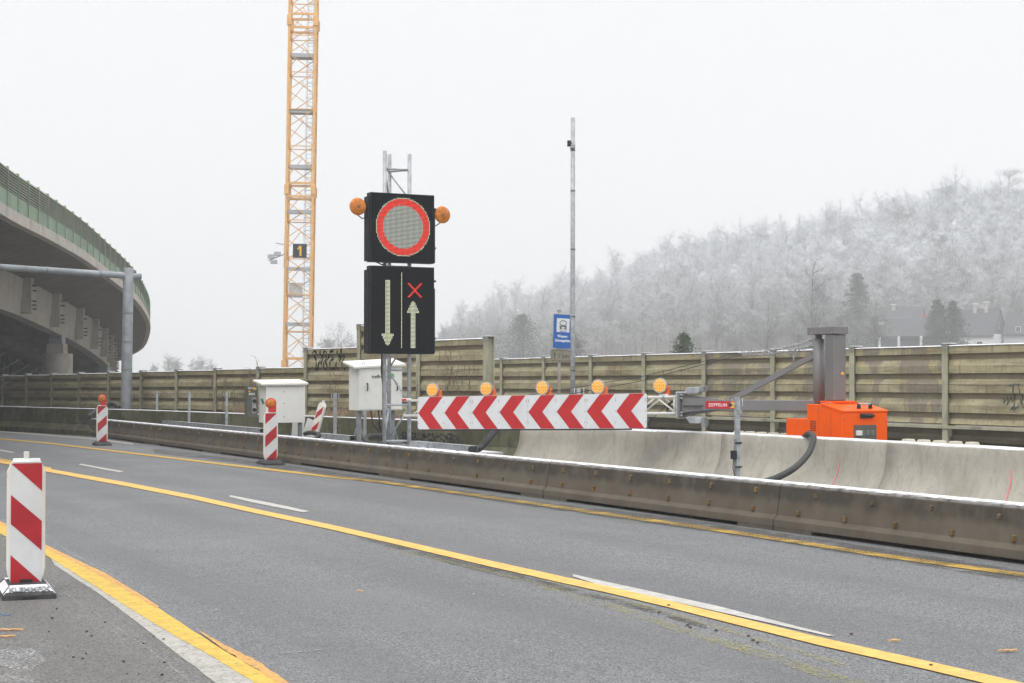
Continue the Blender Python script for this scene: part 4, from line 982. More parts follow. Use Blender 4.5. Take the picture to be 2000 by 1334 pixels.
# lower trees in front of the wood, around the houses
for px, y, s, lb in ((1590, 235, .86, 'large bare tree with drooping twigs behind the top of the grey boom column'), (1650, 232, .62, 'bushy bare tree between the boom column and the tall spruce'), (1712, 225, .52, 'bare tree in front of the low house with white columns'), (1500, 250, .62, 'grey bare tree left of the boom column, low on the slope'), (1440, 262, .55, 'grey bare tree above the near pine, low on the slope'), (1560, 262, .7, 'grey bare tree in the dark foot of the wood left of the column')):
    y *= HK; s *= HK; x = (px - 1000) / F * y; put(protos[(px // 3) % 7][0], 'bare_tree', x, y, terrain(x, y) - .2, s, lb, 'tree', 'bare trees at the foot of the hill')
def pine(seed, h, wd):
    rnd = random.Random(seed); m = MB(); k = MB(); top = Vector((rnd.uniform(-.4, .4), rnd.uniform(-.4, .4), h))
    k.tube([(0, 0, -.3), (top.x * .4, top.y * .4, h * .55), tuple(top * .97)], [h * .017, h * .011, .03], 7)
    for c in range(26):
        t = rnd.uniform(.38, 1.0) ** .8; a = rnd.uniform(0, 6.28); rr = wd * math.sqrt(rnd.random()) * (1.15 - t * .75)
        cc = Vector((math.cos(a) * rr + top.x * t, math.sin(a) * rr + top.y * t, h * t + rnd.gauss(0, .2))); k.tube([(top.x * t * .9, top.y * t * .9, h * t * .9), tuple(cc)], [.07, .03], 4)
        sr = wd * rnd.uniform(.24, .42)
        for q in range(170):
            d = Vector((rnd.gauss(0, 1), rnd.gauss(0, 1), rnd.gauss(0, .55))); d = d.normalized() * sr * rnd.random() ** .4; d.z *= .6
            e = Vector((rnd.gauss(0, 1), rnd.gauss(0, 1), rnd.gauss(.3, .6))).normalized() * rnd.uniform(.15, .34); f_ = e.cross(Vector((rnd.random(), rnd.random(), 1))).normalized() * .05
            p_ = cc + d; m.add([p_, p_ + e * .5 + f_, p_ + e, p_ + e * .5 - f_], [(0, 1, 2, 3)])
    return m.mesh('pine_crown_mesh'), k.mesh('pine_trunk_mesh')
def put_conifer(seed, h, wd, px, y, label, whorls=26, mat=None, z=None):
    cm, km = conifer(seed, h, wd, whorls) if whorls != 20 else pine(seed, h, wd); sk = HK if z is None else 1.0; y = y * sk; x = (px - 1000) / F * y
    t = thing('conifer', label, 'tree', (x, y, (terrain(x, y) if z is None else z) - .1)); t.scale = (sk, sk, sk)
    o = D.objects.new('crown', cm); C.objects.link(o); o.parent = t; cm.materials.append(mat or M['needle'])
    o = D.objects.new('trunk', km); C.objects.link(o); o.parent = t; km.materials.append(M['trunk'])
put_conifer(1, 13.4, 5.6, 1675, 262, 'tall dark spruce left of the house with the red gable')
put_conifer(2, 14, 6.4, 1845, 340, 'broad dark spruce in the wood above the houses')
put_conifer(3, 8.3, 3.0, 1830, 225, 'left of the pair of small dark conifers before the white gable')
put_conifer(4, 8.0, 3.2, 1862, 222, 'right of the pair of small dark conifers before the white gable')
put_conifer(5, 10.6, 8.4, 1022, 262, 'broad hazy dark pine left of the blue sign', 23)
put_conifer(6, 6.2, 3.0, 1105, 215, 'low hazy dark conifer behind the blue sign post', 20)
put_conifer(7, 4.2, 1.5, 1335, 72, 'small green pine top peeking over the right noise barrier', 30, M['pine_near'], 0)
for px, dy, h, wd, lb in ((1850, 3, 11.5, 5.0, 'broad rime-white pine on the highest part of the ridge'), (1972, 2, 13.0, 5.4, 'large rime-white pine on the ridge at the right edge'), (1765, 4, 8.6, 4.6, 'broad rime-grey pine on the ridge left of the highest part'), (1490, 3, 7.0, 4.4, 'low rime-grey pine on the ridge above the boom arm')):
    y = lerp(RD1, px) / HK - dy; put_conifer(int(px), h, wd, px, y, lb, 20)
m = MB(); rc = random.Random(77); tone = []
for k in range(900):
    px = rc.uniform(850, 2120); d1 = lerp(RD1, px); y = rc.uniform(300 * HK, d1 + 10); x = (px - 1000) / F * y; z = terrain(x, y); small = (.62 if px < 1050 else .85) * HK
    hh = rc.uniform(7.5, 11.5) * small; wr = rc.uniform(2.4, 4.0) * small; f0 = len(m.f)
    for c in range(13):
        d = Vector((rc.gauss(0, 1), rc.gauss(0, 1), rc.gauss(.1, .8))).normalized() * rc.uniform(.3, 1); cc = Vector((x + d.x * wr, y + d.y * wr, z + hh * .60 + d.z * hh * .34))
        for q in range(34):
            e = Vector((rc.gauss(0, 1), rc.gauss(0, 1), rc.gauss(.5, .8))).normalized(); a = cc + e * rc.uniform(0, .55) * HK; b = a + (e + Vector((rc.gauss(0, .5), rc.gauss(0, .5), .1))) * rc.uniform(.35, .9) * HK
            s_ = (b - a).cross(Vector((rc.uniform(-1, 1), rc.uniform(-1, 1), rc.uniform(-1, 1)))).normalized() * .062; m.add([a - s_, a + s_, b], [(0, 1, 2)])
    tone += [rc.choice((0, 2, 3))] * (len(m.f) - f0); f0 = len(m.f)
    m.tube([(x, y, z - .2), (x + rc.gauss(0, .3), y, z + hh * .7)], [.2, .08], 3, False); tone += [1] * (len(m.f) - f0)
o = m.build('hillside_wood', M['bare'])
for mt in ('limb', 'bare_dull', 'bare_bright'): o.data.materials.append(M[mt])
o.data.polygons.foreach_set('material_index', tone)
tag(o, 'mass of rime-covered leafless crowns filling the wood on the hillside', kind='stuff')
# undergrowth that reads as one mass
m = MB(); ru = random.Random(3)
for k in range(2600):
    px = ru.uniform(840, 2120); y = ru.uniform((262 if px < 1650 else 300) * HK, lerp(RD1, px) + 4); x = (px - 1000) / F * y; z = terrain(x, y); hh = ru.uniform(1.0, 3.2) * HK
    for j in range(14):
        a = Vector((x + ru.gauss(0, .35), y + ru.gauss(0, .35), z - .1)); b = a + Vector((ru.gauss(0, .9), ru.gauss(0, .9), hh * ru.uniform(.4, 1)))
        s = Vector((ru.uniform(-1, 1), ru.uniform(-1, 1), 0)).normalized() * .05; c = a.lerp(b, .5); e = c + Vector((ru.gauss(0, .6), ru.gauss(0, .6), ru.uniform(.2, .8)))
        m.add([a - s, a + s, b], [(0, 1, 2)]); m.add([c - s, c + s, e], [(0, 1, 2)])
tag(m.build('undergrowth', M['bare']), 'grey brown leafless undergrowth covering the hillside', kind='stuff')
m = MB()
for k in range(700):
    px = ru.uniform(-100, 870); y = ru.uniform(680, 860); x = (px - 1000) / F * y; hh = ru.uniform(3.2, 8.5) * (.75 + .35 * math.sin(px * .02)) + (4.5 if px > 600 else 0)
    for j in range(30):
        a = Vector((x + ru.gauss(0, 1.0), y, ru.uniform(0, hh * .5))); b = a + Vector((ru.gauss(0, 1.6), ru.gauss(0, .8), hh * ru.uniform(.3, .6))); s = Vector((1, 0, 0)) * .07
        m.add([a - s, a + s, b], [(0, 1, 2)])
tag(m.build('far_woodland', M['bare']), 'faint grey band of far woodland on the skyline at the left', kind='stuff')

# ================================================================ houses on the slope
def house(label, px, y, w, dp, zg, eave, ridge, yaw, wallm, roofm, gablem, wins, chims=(), dormer=None, cols=(), ov=.4):
    y *= HK; x = (px - 1000) / F * y; t = thing('house', label, 'house', (x, y, CAMH + (zg - CAMH) * HK), R(yaw)); t.scale = (HK, HK, HK); hw, hd = w / 2, dp / 2; e, r = eave - zg, ridge - zg
    MB().box((-hw, -hd, -1.5), (hw, hd, e)).build('wall', wallm, t)
    m = MB(); 
    for s in (-1, 1): m.add([(s*hw, -hd, e), (s*hw, hd, e), (s*hw, 0, r - .12), (s*(hw-.2), -hd, e), (s*(hw-.2), hd, e), (s*(hw-.2), 0, r - .12)], [(0, 1, 2), (3, 5, 4), (0, 2, 5, 3), (1, 4, 5, 2), (0, 3, 4, 1)])
    m.build('gable', gablem, t)
    rf = MB(); th = .22; k = (r - e) / hd; eo = e - k * ov
    ow_ = .08; rf.add([(-hw-ow_, -hd-ov, eo), (hw+ow_, -hd-ov, eo), (hw+ow_, 0, r), (-hw-ow_, 0, r), (-hw-ow_, hd+ov, eo), (hw+ow_, hd+ov, eo),
            (-hw-ow_, -hd-ov, eo+th), (hw+ow_, -hd-ov, eo+th), (hw+ow_, 0, r+th), (-hw-ow_, 0, r+th), (-hw-ow_, hd+ov, eo+th), (hw+ow_, hd+ov, eo+th)],
           [(0, 3, 2, 1), (3, 4, 5, 2), (6, 7, 8, 9), (9, 8, 11, 10), (0, 1, 7, 6), (4, 10, 11, 5), (0, 6, 9, 3), (3, 9, 10, 4), (1, 2, 8, 7), (2, 5, 11, 8)])
    ro = rf.build('roof', roofm, t)
    for cx, cz, cw in chims:
        ch = MB().box((cx - cw, -.35 - .3, r - 1.2), (cx + cw, .35 - .3, r + cz)).build('chimney', M['pad_conc'], ro); MB().box((cx - cw - .1, -.8, r + cz + .01), (cx + cw + .1, .2, r + cz + .18)).build('chimney_cap', M['snow'], ch)
    for fx, fz, fw, fh, side in wins:
        if side == 0: lo, hi, o_ = (fx - fw/2, -hd - .05, fz - zg), (fx + fw/2, -hd + .05, fz + fh - zg), 1
        elif side == 1: lo, hi, o_ = (hw - .05, fx - fw/2, fz - zg), (hw + .05, fx + fw/2, fz + fh - zg), 2
        f_ = MB().box(lo, hi).build('window', M['house_white'], t)
        g_ = .07
        if side == 0: MB().box((lo[0]+g_, lo[1]-.02, lo[2]+g_), (hi[0]-g_, lo[1]+.03, hi[2]-g_)).build('pane', M['glass'], f_)
        else: MB().box((hi[0]-.03, lo[1]+g_, lo[2]+g_), (hi[0]+.02, hi[1]-g_, hi[2]-g_)).build('pane', M['glass'], f_)
    if dormer:
        x0, x1, z0, z1 = dormer; yy = -hd * .82
        dm = MB().box((x0, yy, z0 - zg), (x1, 0, z1 - zg)).build('dormer', M['house_dark'], ro)
        MB().add([(x0-.3, yy-.4, z1-zg+.02), (x1+.3, yy-.4, z1-zg+.02), (x1+.3, .4, z1-zg+.75), (x0-.3, .4, z1-zg+.75), (x0-.3, yy-.4, z1-zg+.2), (x1+.3, yy-.4, z1-zg+.2), (x1+.3, .4, z1-zg+.93), (x0-.3, .4, z1-zg+.93)], [(3,2,1,0),(4,5,6,7),(0,1,5,4),(1,2,6,5),(2,3,7,6),(3,0,4,7)]).build('dormer_roof', roofm, dm)
        n = 3
        for q in range(n):
            c = x0 + (x1 - x0) * (q + .5) / n; f_ = MB().box((c-.75, yy-.06, z0-zg+.25), (c+.75, yy+.03, z1-zg-.25)).build('window', M['house_white'], dm)
            if q: MB().box((c-.62, yy-.09, z0-zg+.37), (c-.05, yy-.055, z1-zg-.37)).box((c+.05, yy-.09, z0-zg+.37), (c+.62, yy-.055, z1-zg-.37)); 
    for cx in cols: MB().box((cx-.16, -hd-1.2, -1.5), (cx+.16, -hd-.9, e-.1)).build('column', M['house_white'], t)
    return t
house('house with a dark dormer roof and a narrow red gable', 1757, 282, 8.2, 8.0, 6.5, 10.6, 14.4, -24, M['house_dark'], M['house_roof'], M['house_red'], [], chims=((-.9, .55, .3),), dormer=(-3.2, 2.6, 10.6, 12.3))
house('low wide house with white columns under its dark roof', 1795, 250, 9.6, 7.5, 4.6, 8.7, 11.3, -31, M['house_dark'], M['house_roof'], M['house_white'], [(1.2, 9.2, .5, .9, 1)], cols=(-4.6, -1.6, 1.8))
house('white house with a tall steep slate roof and two chimneys', 1912, 262, 6.9, 7.0, 5.0, 9.3, 13.2, -33, M['house_white'], M['house_roof'], M['house_dark'], [(1.2, 7.0, 1.0, 1.15, 0), (.5, 6.8, .5, 1.5, 1), (-.6, 10.2, .5, .9, 1)], chims=((-.4, .9, .28), (1.4, 1.15, .25)))
house('pale house with a hipped grey roof cut by the right edge', 2012, 262, 7.0, 7.0, 5.0, 9.4, 12.4, -27, plain('grey_render', (.5, .52, .55, 1), .8), M['house_roof'], M['house_roof'], [(-1.3, 7.0, 1.2, 1.0, 0), (-1.2, 9.6, .8, .9, 0)])
#==PART4==
# ================================================================ sign mast with LED boards
def ledgrid():
    t = NT('led_board_face'); tcn = t.n('ShaderNodeTexCoord'); mp = t.n('ShaderNodeMapping'); mp.inputs['Rotation'].default_value = (R(90), 0, 0)
    t.l(tcn.outputs['Object'], mp.inputs['Vector']); br = t.n('ShaderNodeTexBrick'); t.l(mp.outputs[0], br.inputs['Vector']); br.offset = 0
    br.inputs['Scale'].default_value = 1 / .0265; br.inputs['Brick Width'].default_value = 1; br.inputs['Row Height'].default_value = 1; br.inputs['Mortar Size'].default_value = .25
    br.inputs['Color1'].default_value = (.013, .014, .018, 1); br.inputs['Color2'].default_value = (.010, .011, .015, 1); br.inputs['Mortar'].default_value = (.004, .0045, .006, 1)
    return t.done(br.outputs[0], .6, 0, .12)
M['led_face'] = ledgrid()
sb = Vector(((775.2 - 1000) / F * 33.5, 33.5, 0))
MAST = thing('led_sign_mast', 'triangular lattice mast carrying two black LED boards, a no-entry ring above lane arrows', 'traffic sign', sb, TH)
PO = [(-.273, 0), (.273, 0), (0, .42)]; ZT_ = 6.51; ZB = .50
for x, y in PO: MB().tube([(x, y, ZB), (x, y, ZT_ - (.03 if x > 0 else 0))], .042, 12).build('post', M['galv'], MAST)
zs = [.58, 1.32, 2.03, 2.75, 3.45, 4.15, 4.85, 5.5, 6.15]
m = MB()
for f in range(3):
    a, b = PO[f], PO[(f + 1) % 3]
    for k, z in enumerate(zs):
        m.tube([(a[0], a[1], z), (b[0], b[1], z)], .021, 8)
        if k < len(zs) - 1:
            p, q = (a, b) if (k + (f == 0)) % 2 else (b, a)
            if f != 0: m.tube([(p[0], p[1], z + .04), (q[0], q[1], zs[k+1] - .04)], .019, 8)
m.build('bracing', M['galv'], MAST)
m = MB().box((-.48, -.2, .455), (.48, -.1, .50)).box((-.48, .1, .455), (.48, .2, .50)).box((-.48, .45, .455), (.48, .55, .50)).box((-.44, -.2, .415), (-.34, .55, .454)).box((.34, -.2, .415), (.44, .55, .454)).box((-.05, -.2, .415), (.05, .55, .454))
for k in range(8): m.tube([(-.42 + .12 * k, -.22, .30), (-.42 + .12 * k, -.22, .53)], .016, 8)
m.build('base_frame', M['galv_dark'], MAST)
PX = 95.5 / 1.0
def zy(y): return CAMH + (745 - y) / 96.15
def ux(px): return (px - 784.5) / 89.5
FY = -.30                                                # front plane of the boards
def board(z0, z1, w0):
    b = MB().box((-w0/2, FY, z0), (w0/2, FY + .22, z1)).build('led_board', M['black'], MAST, .006)
    MB().box((-w0/2 + .012, FY - .006, z0 + .012), (w0/2 - .012, FY - .0005, z1 - .012)).build('board_face', M['led_face'], b)
    m = MB()
    for s in (-1, 1): m.box((s*w0/2 - .02 + (.022 if s > 0 else -.022), FY + .05, z0 + .02), (s*w0/2 + .02 + (.022 if s > 0 else -.022), FY + .26, z1 - .08 - (.35 if s > 0 else 0)))
    for z in (z0 + .3, z1 - .3): m.box((-w0/2 - .05, FY + .02, z), (-w0/2 - .01, FY + .06, z + .04)); m.box((w0/2 + .01, FY + .02, z), (w0/2 + .05, FY + .06, z + .04))
    m.build('side_rail', M['black'], b, .004)
    return b
B1 = board(zy(513), zy(378), 1.40); B2 = board(zy(691.5), zy(520.5), 1.40)
PT = .0265
def dots(cells, name, mat, parent, r=.0095, org=(0, 0)):
    m = MB()
    for i, j in cells:
        x, z = org[0] + i * PT, org[1] + j * PT
        m.add([(x + r*math.cos(k*math.pi/4 + .39), FY - .0105, z + r*math.sin(k*math.pi/4 + .39)) for k in range(8)], [tuple(range(8))])
    return m.build(name, mat, parent)
ring = {'w': [], 'r': [], 'c': []}
for i in range(-24, 25):
    for j in range(-24, 25):
        d = math.hypot(i, j)
        if d <= 16.6: ring['c'].append((i, j))
        elif d <= 21.7: ring['r'].append((i, j))
        elif d <= 22.7: ring['w'].append((i, j))
oc = (0.005, zy(443.5))
dots(ring['w'], 'led_ring_outline', M['led_white'], B1, .0085, oc); dots(ring['r'], 'led_red_ring', M['led_red'], B1, .0110, oc); dots(ring['c'], 'led_centre_field', M['led_dim'], B1, .0098, oc)
def rowz(y): return round((zy(y) - zy(691.5)) / PT)
o2 = (0.0, zy(691.5))
def col(px): return round(ux(px) / PT)
c1 = col(757) - 1; ar = [(c1 + k, j) for k in range(-1, 3) for j in range(rowz(652), rowz(550) + 1)]
top = rowz(653)
for k in range(9):
    hw = [4.5, 4.5, 3.5, 3.5, 2.5, 2.5, 1.5, 1.5, .5][k]
    ar += [(c1 + .5 + q * .5, top - k) for q in range(int(-hw*2), int(hw*2) + 1, 2)]
dots(ar, 'led_down_arrow', M['led_white'], B2, .0098, o2)
dots([(col(783), j) for j in range(rowz(679), rowz(534) + 1)], 'led_lane_line', M['led_white'], B2, .0085, o2)
c2 = col(806) - 1; ar = [(c2 + k, j) for k in range(-1, 3) for j in range(rowz(679), rowz(612) + 1)]; top = rowz(611)
for k in range(9):
    hw = [4.5, 4.5, 3.5, 3.5, 2.5, 2.5, 1.5, 1.5, .5][k]
    ar += [(c2 + .5 + q * .5, top + k) for q in range(int(-hw*2), int(hw*2) + 1, 2)]
dots(ar, 'led_up_arrow', M['led_white'], B2, .0098, o2)
xz = rowz(567); xc = col(808); xs = []
for k in range(-5, 6):
    for q in (0, 1): xs += [(xc + k + q - .5, xz + k), (xc - k - q + .5, xz + k)]
dots(sorted(set(xs)), 'led_red_cross', M['led_red'], B2, .0105, o2)
for x, z, s in ((ux(697) + .02, zy(407), -1), (ux(867) - .02, zy(415), 1)):
    hs_ = MB().tube([(x, FY + .05, z), (x, FY + .16, z)], [.17, .12], 24).build('warning_lamp', M['lamp_orange'], MAST)
    MB().dome((x, FY + .05, z), (0, -1, 0), .178, .055, 32, 6).build('lens', M['amber_lens'], hs_); MB().dome((x, FY - .004, z), (0, -1, 0), .035, .012, 12, 3).build('lens_centre', plain('lens_dark', (.25, .10, .02, 1), .3), hs_)
    MB().tube([(x, FY + .14, z), (s * .68, FY + .14, z - .02)], .035, 10).boxc((s * .73, FY + .14, z - .02), (.06, .10, .22)).build('lamp_arm', M['black'], hs_)
    MB().tube([(x, FY + .12, z - .15), (x - s * .12, FY + .12, z - .23), (s * .72, FY + .12, z - .2)], .012, 6).build('cable', M['rubber'], hs_)
MB().tube([(-.2, -.12, 4.26), (-.4, -.2, 4.16), (-.55, -.2, 4.22)], .014, 6).tube([(-.27, .07, 4.1), (-.3, .08, 2.0), (-.22, .1, 1.4), (-.25, .05, .7)], .022, 6).build('cable', M['rubber'], MAST)
pad = thing('concrete_pad', 'pale concrete foundation slab under the LED sign mast', 'foundation', sb, TH)
MB().box((-.52, -2.3, 0), (1.3, 1.5, .41)).build('slab', M['pad_conc'], pad, .015); MB().box((-.5, -2.28, .411), (1.28, 1.48, .422)).build('rime_film', M['snow'], pad)

# ================================================================ cabinets
def cabinet(px, d, zb, w, dp, corners, label, doors):
    base = Vector(((px - 1000) / F * d, d, 0)); t = thing('control_cabinet', label, 'cabinet', base, TH)
    fl, fr_, bl, br_ = corners; e = .006
    m = MB().add([(0, 0, zb), (w, 0, zb), (w, dp, zb), (0, dp, zb), (0, 0, fl - e), (w, 0, fr_ - e), (w, dp, br_ - e), (0, dp, bl - e)], [(0, 3, 2, 1), (4, 5, 6, 7), (0, 1, 5, 4), (1, 2, 6, 5), (2, 3, 7, 6), (3, 0, 4, 7)])
    body = m.build('cabinet_body', M['white_metal'], t, .006)
    o = .06; th = .045
    def zz(x, y): return fl + (fr_ - fl) * x / w + (bl - fl) * y / dp
    q = [(-o * 2.2, -o), (w + o, -o), (w + o, dp + o), (-o * 2.2, dp + o)]
    MB().add([(x, y, zz(x, y)) for x, y in q] + [(x, y, zz(x, y) + th) for x, y in q], [(0, 3, 2, 1), (4, 5, 6, 7), (0, 1, 5, 4), (1, 2, 6, 5), (2, 3, 7, 6), (3, 0, 4, 7)]).build('roof', M['white_roof'], t, .006)
    return t, body, zz
LC, lbody, _ = cabinet(520, 38.3, .83, .96, .55, (1.715, 1.73, 1.79, 1.80), 'left white control cabinet with a green logo on its side, behind the middle beacon', 0)
for x in (.08, .88): MB().box((x - .04, .1, 0), (x + .04, .18, .829)).build('leg', M['galv_dark'], LC)
m = MB()
for z in (.97, 1.28, 1.56): m.disc((.44, -.006, z), (0, -1, 0), .012, 8)
for k in range(26): m.box((.06 + k * .033, -.004, 1.672), (.075 + k * .033, -.001, 1.686))
m.build('rivets', M['dark_text'], lbody)
m = MB()
for cz, ry in ((1.36, 0), ): m.add([(-.003, .25 + .07 * math.cos(k*.4), 1.33 + .085 * math.sin(k*.4)) for k in range(16)], [list(range(16))[::-1]])
m.build('logo', M['green_logo'], lbody); MB().bar((-.006, .12, 1.30), (-.006, .40, 1.38), .004, .03).build('logo_bar', M['dark_text'], lbody)
cb = thing('socket_box', 'grey socket box with black outlets hanging on the left side of the left cabinet', 'electrical box', LC.location + A_ * .5 - B_ * .30, TH)
MB().box((0, 0, .95), (.26, .22, 1.68)).build('box_body', M['panel_dark'], cb, .008)
m = MB()
for z in (1.13, 1.34): m.tube([(.17, -.004, z), (.17, -.03, z)], .045, 14)
m.build('socket', M['black'], cb); MB().box((.12, -.005, 1.05), (.22, -.001, 1.42)).box((.02, -.006, 1.62), (.24, -.001, 1.66)).build('socket_plate', M['galv'], cb)
MB().box((.15, -.008, 1.60), (.22, -.002, 1.66)).box((.03, -.006, 1.55), (.07, -.001, 1.585)).build('warning_sticker', M['label_yellow'], cb)
m = MB()
for k in range(5): m.box((.04 + k * .03, -.006, 1.48), (.055 + k * .03, -.001, 1.53))
m.build('breakers', M['white_text'], cb)

RC, rbody, zz = cabinet(701, 36.3, 1.155, 1.04, .62, (2.10, 2.16, 2.21, 2.26), 'right white control cabinet with black door handles and green logo, behind the sign mast', 1)
for x in (.06, .86):
    lg = MB().box((x - .05, .12, .0), (x + .05, .2, 1.154)).box((x - .16, .0, .42), (x + .16, .3, .47)).build('leg', M['galv_dark'], RC)
    m = MB()
    for s in (-1, 1): m.bar((x + s * .14, .16, .47), (x + s * .045, .16, .80), .012, .03)
    m.build('gusset', M['galv_dark'], lg)
dr = MB().box((.02, -.014, 1.175), (.545, -.001, 2.075)).build('door', M['white_metal'], RC, .004); dr2 = MB().box((.555, -.014, 1.175), (1.02, -.001, 2.09)).build('door', M['white_metal'], RC, .004)
for x, p_ in ((.19, dr), (.90, dr2)): MB().tube([(x, -.015, 1.60), (x, -.05, 1.61), (x, -.055, 1.68), (x, -.05, 1.75), (x, -.015, 1.76)], .014, 8).build('handle', M['black'], p_)
text_obj('traffic', 'lettering', M['dark_text'], dr, frame((.41, -.016, 1.905)), .105, .002, shear=.15, sx=.95); text_obj('-line', 'lettering', plain('grey_lettering', (.25, .25, .25, 1), .5), dr2, frame((.65, -.016, 1.905)), .105, .0, shear=.15, sx=.95)
m = MB(); m.add([(.785 + .055 * math.cos(k*.4), -.0165, 1.92 + .06 * math.sin(k*.4)) for k in range(16)], [list(range(16))]); m.build('logo', M['green_logo'], dr2)
MB().tube([(.15 + .03*math.cos(k), .1, zz(.15, .1) + .07 + .03*math.sin(k)) for k in [i*.7 for i in range(10)]], .008, 6).build('lifting_eye', M['galv'], RC)
m = MB()
for x0, x1, x2, zb_ in ((.30, .34, .52, .62), (.48, .50, .52, .6), (.56, .60, .54, .62), (.66, .62, .45, .9)): m.tube([(x0, .05, 1.155), (x0 + .02, .03, 1.0), (x1, 0, .85), ((x1+x2)/2, 0, .74), (x2, -.05, zb_), (x2, -.05, .45)], .016, 6)
m.build('cable', M['rubber'], RC); MB().boxc((.66, -.03, 1.10), (.07, .07, .14)).build('plug', M['black'], RC, .01)

# ================================================================ galvanised posts and cable duct in the median
def med(d_px, off=1.3):                                   # a point on the line parallel to the segments, seen at pixel column d_px
    o = J0 + B_ * off; k = (d_px - 1000) / F; s = (k * o.y - o.x) / (-UP.x - k * (-UP.y)); return o + (-UP) * s
def post(px, ztop, label, off=1.42, group='galvanised posts in the median'):
    p = med(px, off); t = thing('steel_post', label, 'post', p, TH, group)
    m = MB().box((-.032, -.02, 0), (.032, -.015, ztop)).box((-.032, -.015, 0), (-.027, .03, ztop)).box((.027, -.015, 0), (.032, .03, ztop)); m.build('post', M['galv'], t)
    m = MB()
    for s in (-1, 1): m.tube([(s*.03, .0, ztop - .13), (s*.085, .0, ztop - .13), (s*.085, .0, ztop - .02)], .006, 6)
    m.build('hook', M['galv'], t); return t, p
PL = ['thin galvanised post directly behind the farthest beacon', 'thin galvanised post right of the thick gantry mast', 'thin galvanised post second to the right of the gantry mast', 'thin galvanised post midway between gantry mast and left cabinet', 'thin galvanised post nearest the left of the left cabinet', 'thin galvanised post between the two white cabinets', 'thin galvanised post half hidden under the right cabinet']
for px, z, lb in zip((197, 254, 307, 370, 443, 655, 713), (1.47, 1.47, 1.49, 1.5, 1.5, 1.53, 1.3), PL): post(px, z, lb, 2.45 if px == 713 else 1.42)
p = Vector(((1131 - 1000) / F * 34, 34, 0)); t = thing('steel_post', 'galvanised post top peeking over the chevron board right of the tall pole', 'post', p, TH, 'galvanised posts in the median')
MB().box((-.035, 0, 0), (.035, .05, 1.66)).build('post', M['galv'], t); m = MB()
for s in (-1, 1): m.tube([(s*.03, .0, 1.5), (s*.11, 0, 1.5), (s*.11, 0, 1.67)], .012, 6)
m.build('hook', M['galv'], t)
t, p = post(1440, 1.585, 'galvanised post with a small black sensor in front of the red arm label', 1.35)
MB().boxc((-.085, -.03, .78), (.07, .07, .12)).build('sensor', M['black'], t, .008); MB().box((-.05, -.03, .55), (-.034, .02, 1.0)).build('bracket', M['galv_dark'], t)
MB().box((-.06, -.035, .93), (.05, -.028, .955)).box((-.06, -.035, .60), (.05, -.028, .62)).build('strap', M['black'], t)
MB().tube([(-.09, -.03, .72), (-.10, -.03, .6), (-.06, -.03, .45), (-.02, -.03, .3), (-.02, -.03, .1)], .006, 6).build('cable', M['rubber'], t); MB().boxc((.01, -.04, 1.38), (.05, .04, .05)).build('clamp', M['galv'], t)
def duct(px0, px1, z, label, off=1.3):
    a, b = med(px0, off), med(px1, off); t = thing('cable_duct', label, 'cable duct', a)
    v = b - a; d = v.normalized(); n = Vector((-d.y, d.x, 0)); m = MB()
    m.bar(Vector((0, 0, z)), v + Vector((0, 0, z)), .16, .004); m.bar(Vector((0, 0, z + .05)) - n * .08, v + Vector((0, 0, z + .05)) - n * .08, .004, .10); m.bar(Vector((0, 0, z + .05)) + n * .08, v + Vector((0, 0, z + .05)) + n * .08, .004, .10)
    m.bar(Vector((0, 0, z + .102)), v + Vector((0, 0, z + .102)), .176, .005)
    m.build('duct', M['galv'], t)
    k = max(2, int(v.length / 2)); 
    for i in range(k): q = v * ((i + .5) / k); MB().box((q.x - .03, q.y - .03, 0), (q.x + .03, q.y + .03, z - .003)).build('support', M['galv'], t)
duct(168, 514, .50, 'long grey steel cable duct running behind the far barrier segments'); duct(624, 690, .50, 'short grey steel cable duct between the two cabinets'); duct(808, 925, .50, 'grey steel cable duct from the sign mast to the bent black pipe')

# ================================================================ tall pole, blue sign
p = Vector(((1118.5 - 1000) / F * 40, 40, 0)); t = thing('tall_pole', 'tall thin galvanised pole with a small black camera box near its top', 'pole', p)
MB().tube([(0, 0, 0), (0, 0, 3.3), (.005, 0, 5.1), (.012, 0, 8.26)], [.060, .058, .056, .054], 18).build('pole', M['galv'], t)
m = MB()
for z in (2.05, 3.37, 5.02, 6.45, 7.45): m.tube([(.008, 0, z), (.008, 0, z + .02)], .063, 18)
m.build('strap', M['black'], t); MB().boxc((-.085, -.05, 7.62), (.09, .12, .14)).build('camera_box', M['black'], t, .01); MB().boxc((.0, -.03, 7.55), (.13, .14, .10)).build('camera_clamp', M['galv'], t, .01)
p = Vector(((1092 - 1000) / F * 42, 42, 0)); t = thing('water_protection_sign', 'blue sign reading Wasser-Schutzgebiet above a dirty 1 km plate on one post', 'road sign', p, TH)
MB().tube([(0, 0, 0), (0, 0, 3.6)], .042, 14).build('post', plain('sign_post', (.34, .30, .27, 1), .6, .1), t)
MB().tube([(0, 0, 3.601), (0, 0, 3.63)], .05, 14).build('post_cap', M['wall_cap'], t)
rm = Matrix.Translation((.075, -.06, 3.08)) @ Matrix.Rotation(R(2.2), 4, 'Y')
def rrect(w, h, r, n=5):
    o = []
    for cx, cz, a0 in ((w/2-r, h/2-r, 0), (-w/2+r, h/2-r, 90), (-w/2+r, -h/2+r, 180), (w/2-r, -h/2+r, 270)):
        for k in range(n + 1): a = R(a0 + 90 * k / n); o.append((cx + r*math.cos(a), cz + r*math.sin(a)))
    return o
pl = MB().prism(rrect(.56, .89, .03), 0, .02).build('sign_plate', M['galv'], t, m=rm)
MB().prism(rrect(.535, .865, .025), -.004, -.001).build('blue_face', M['blue'], pl, m=rm)
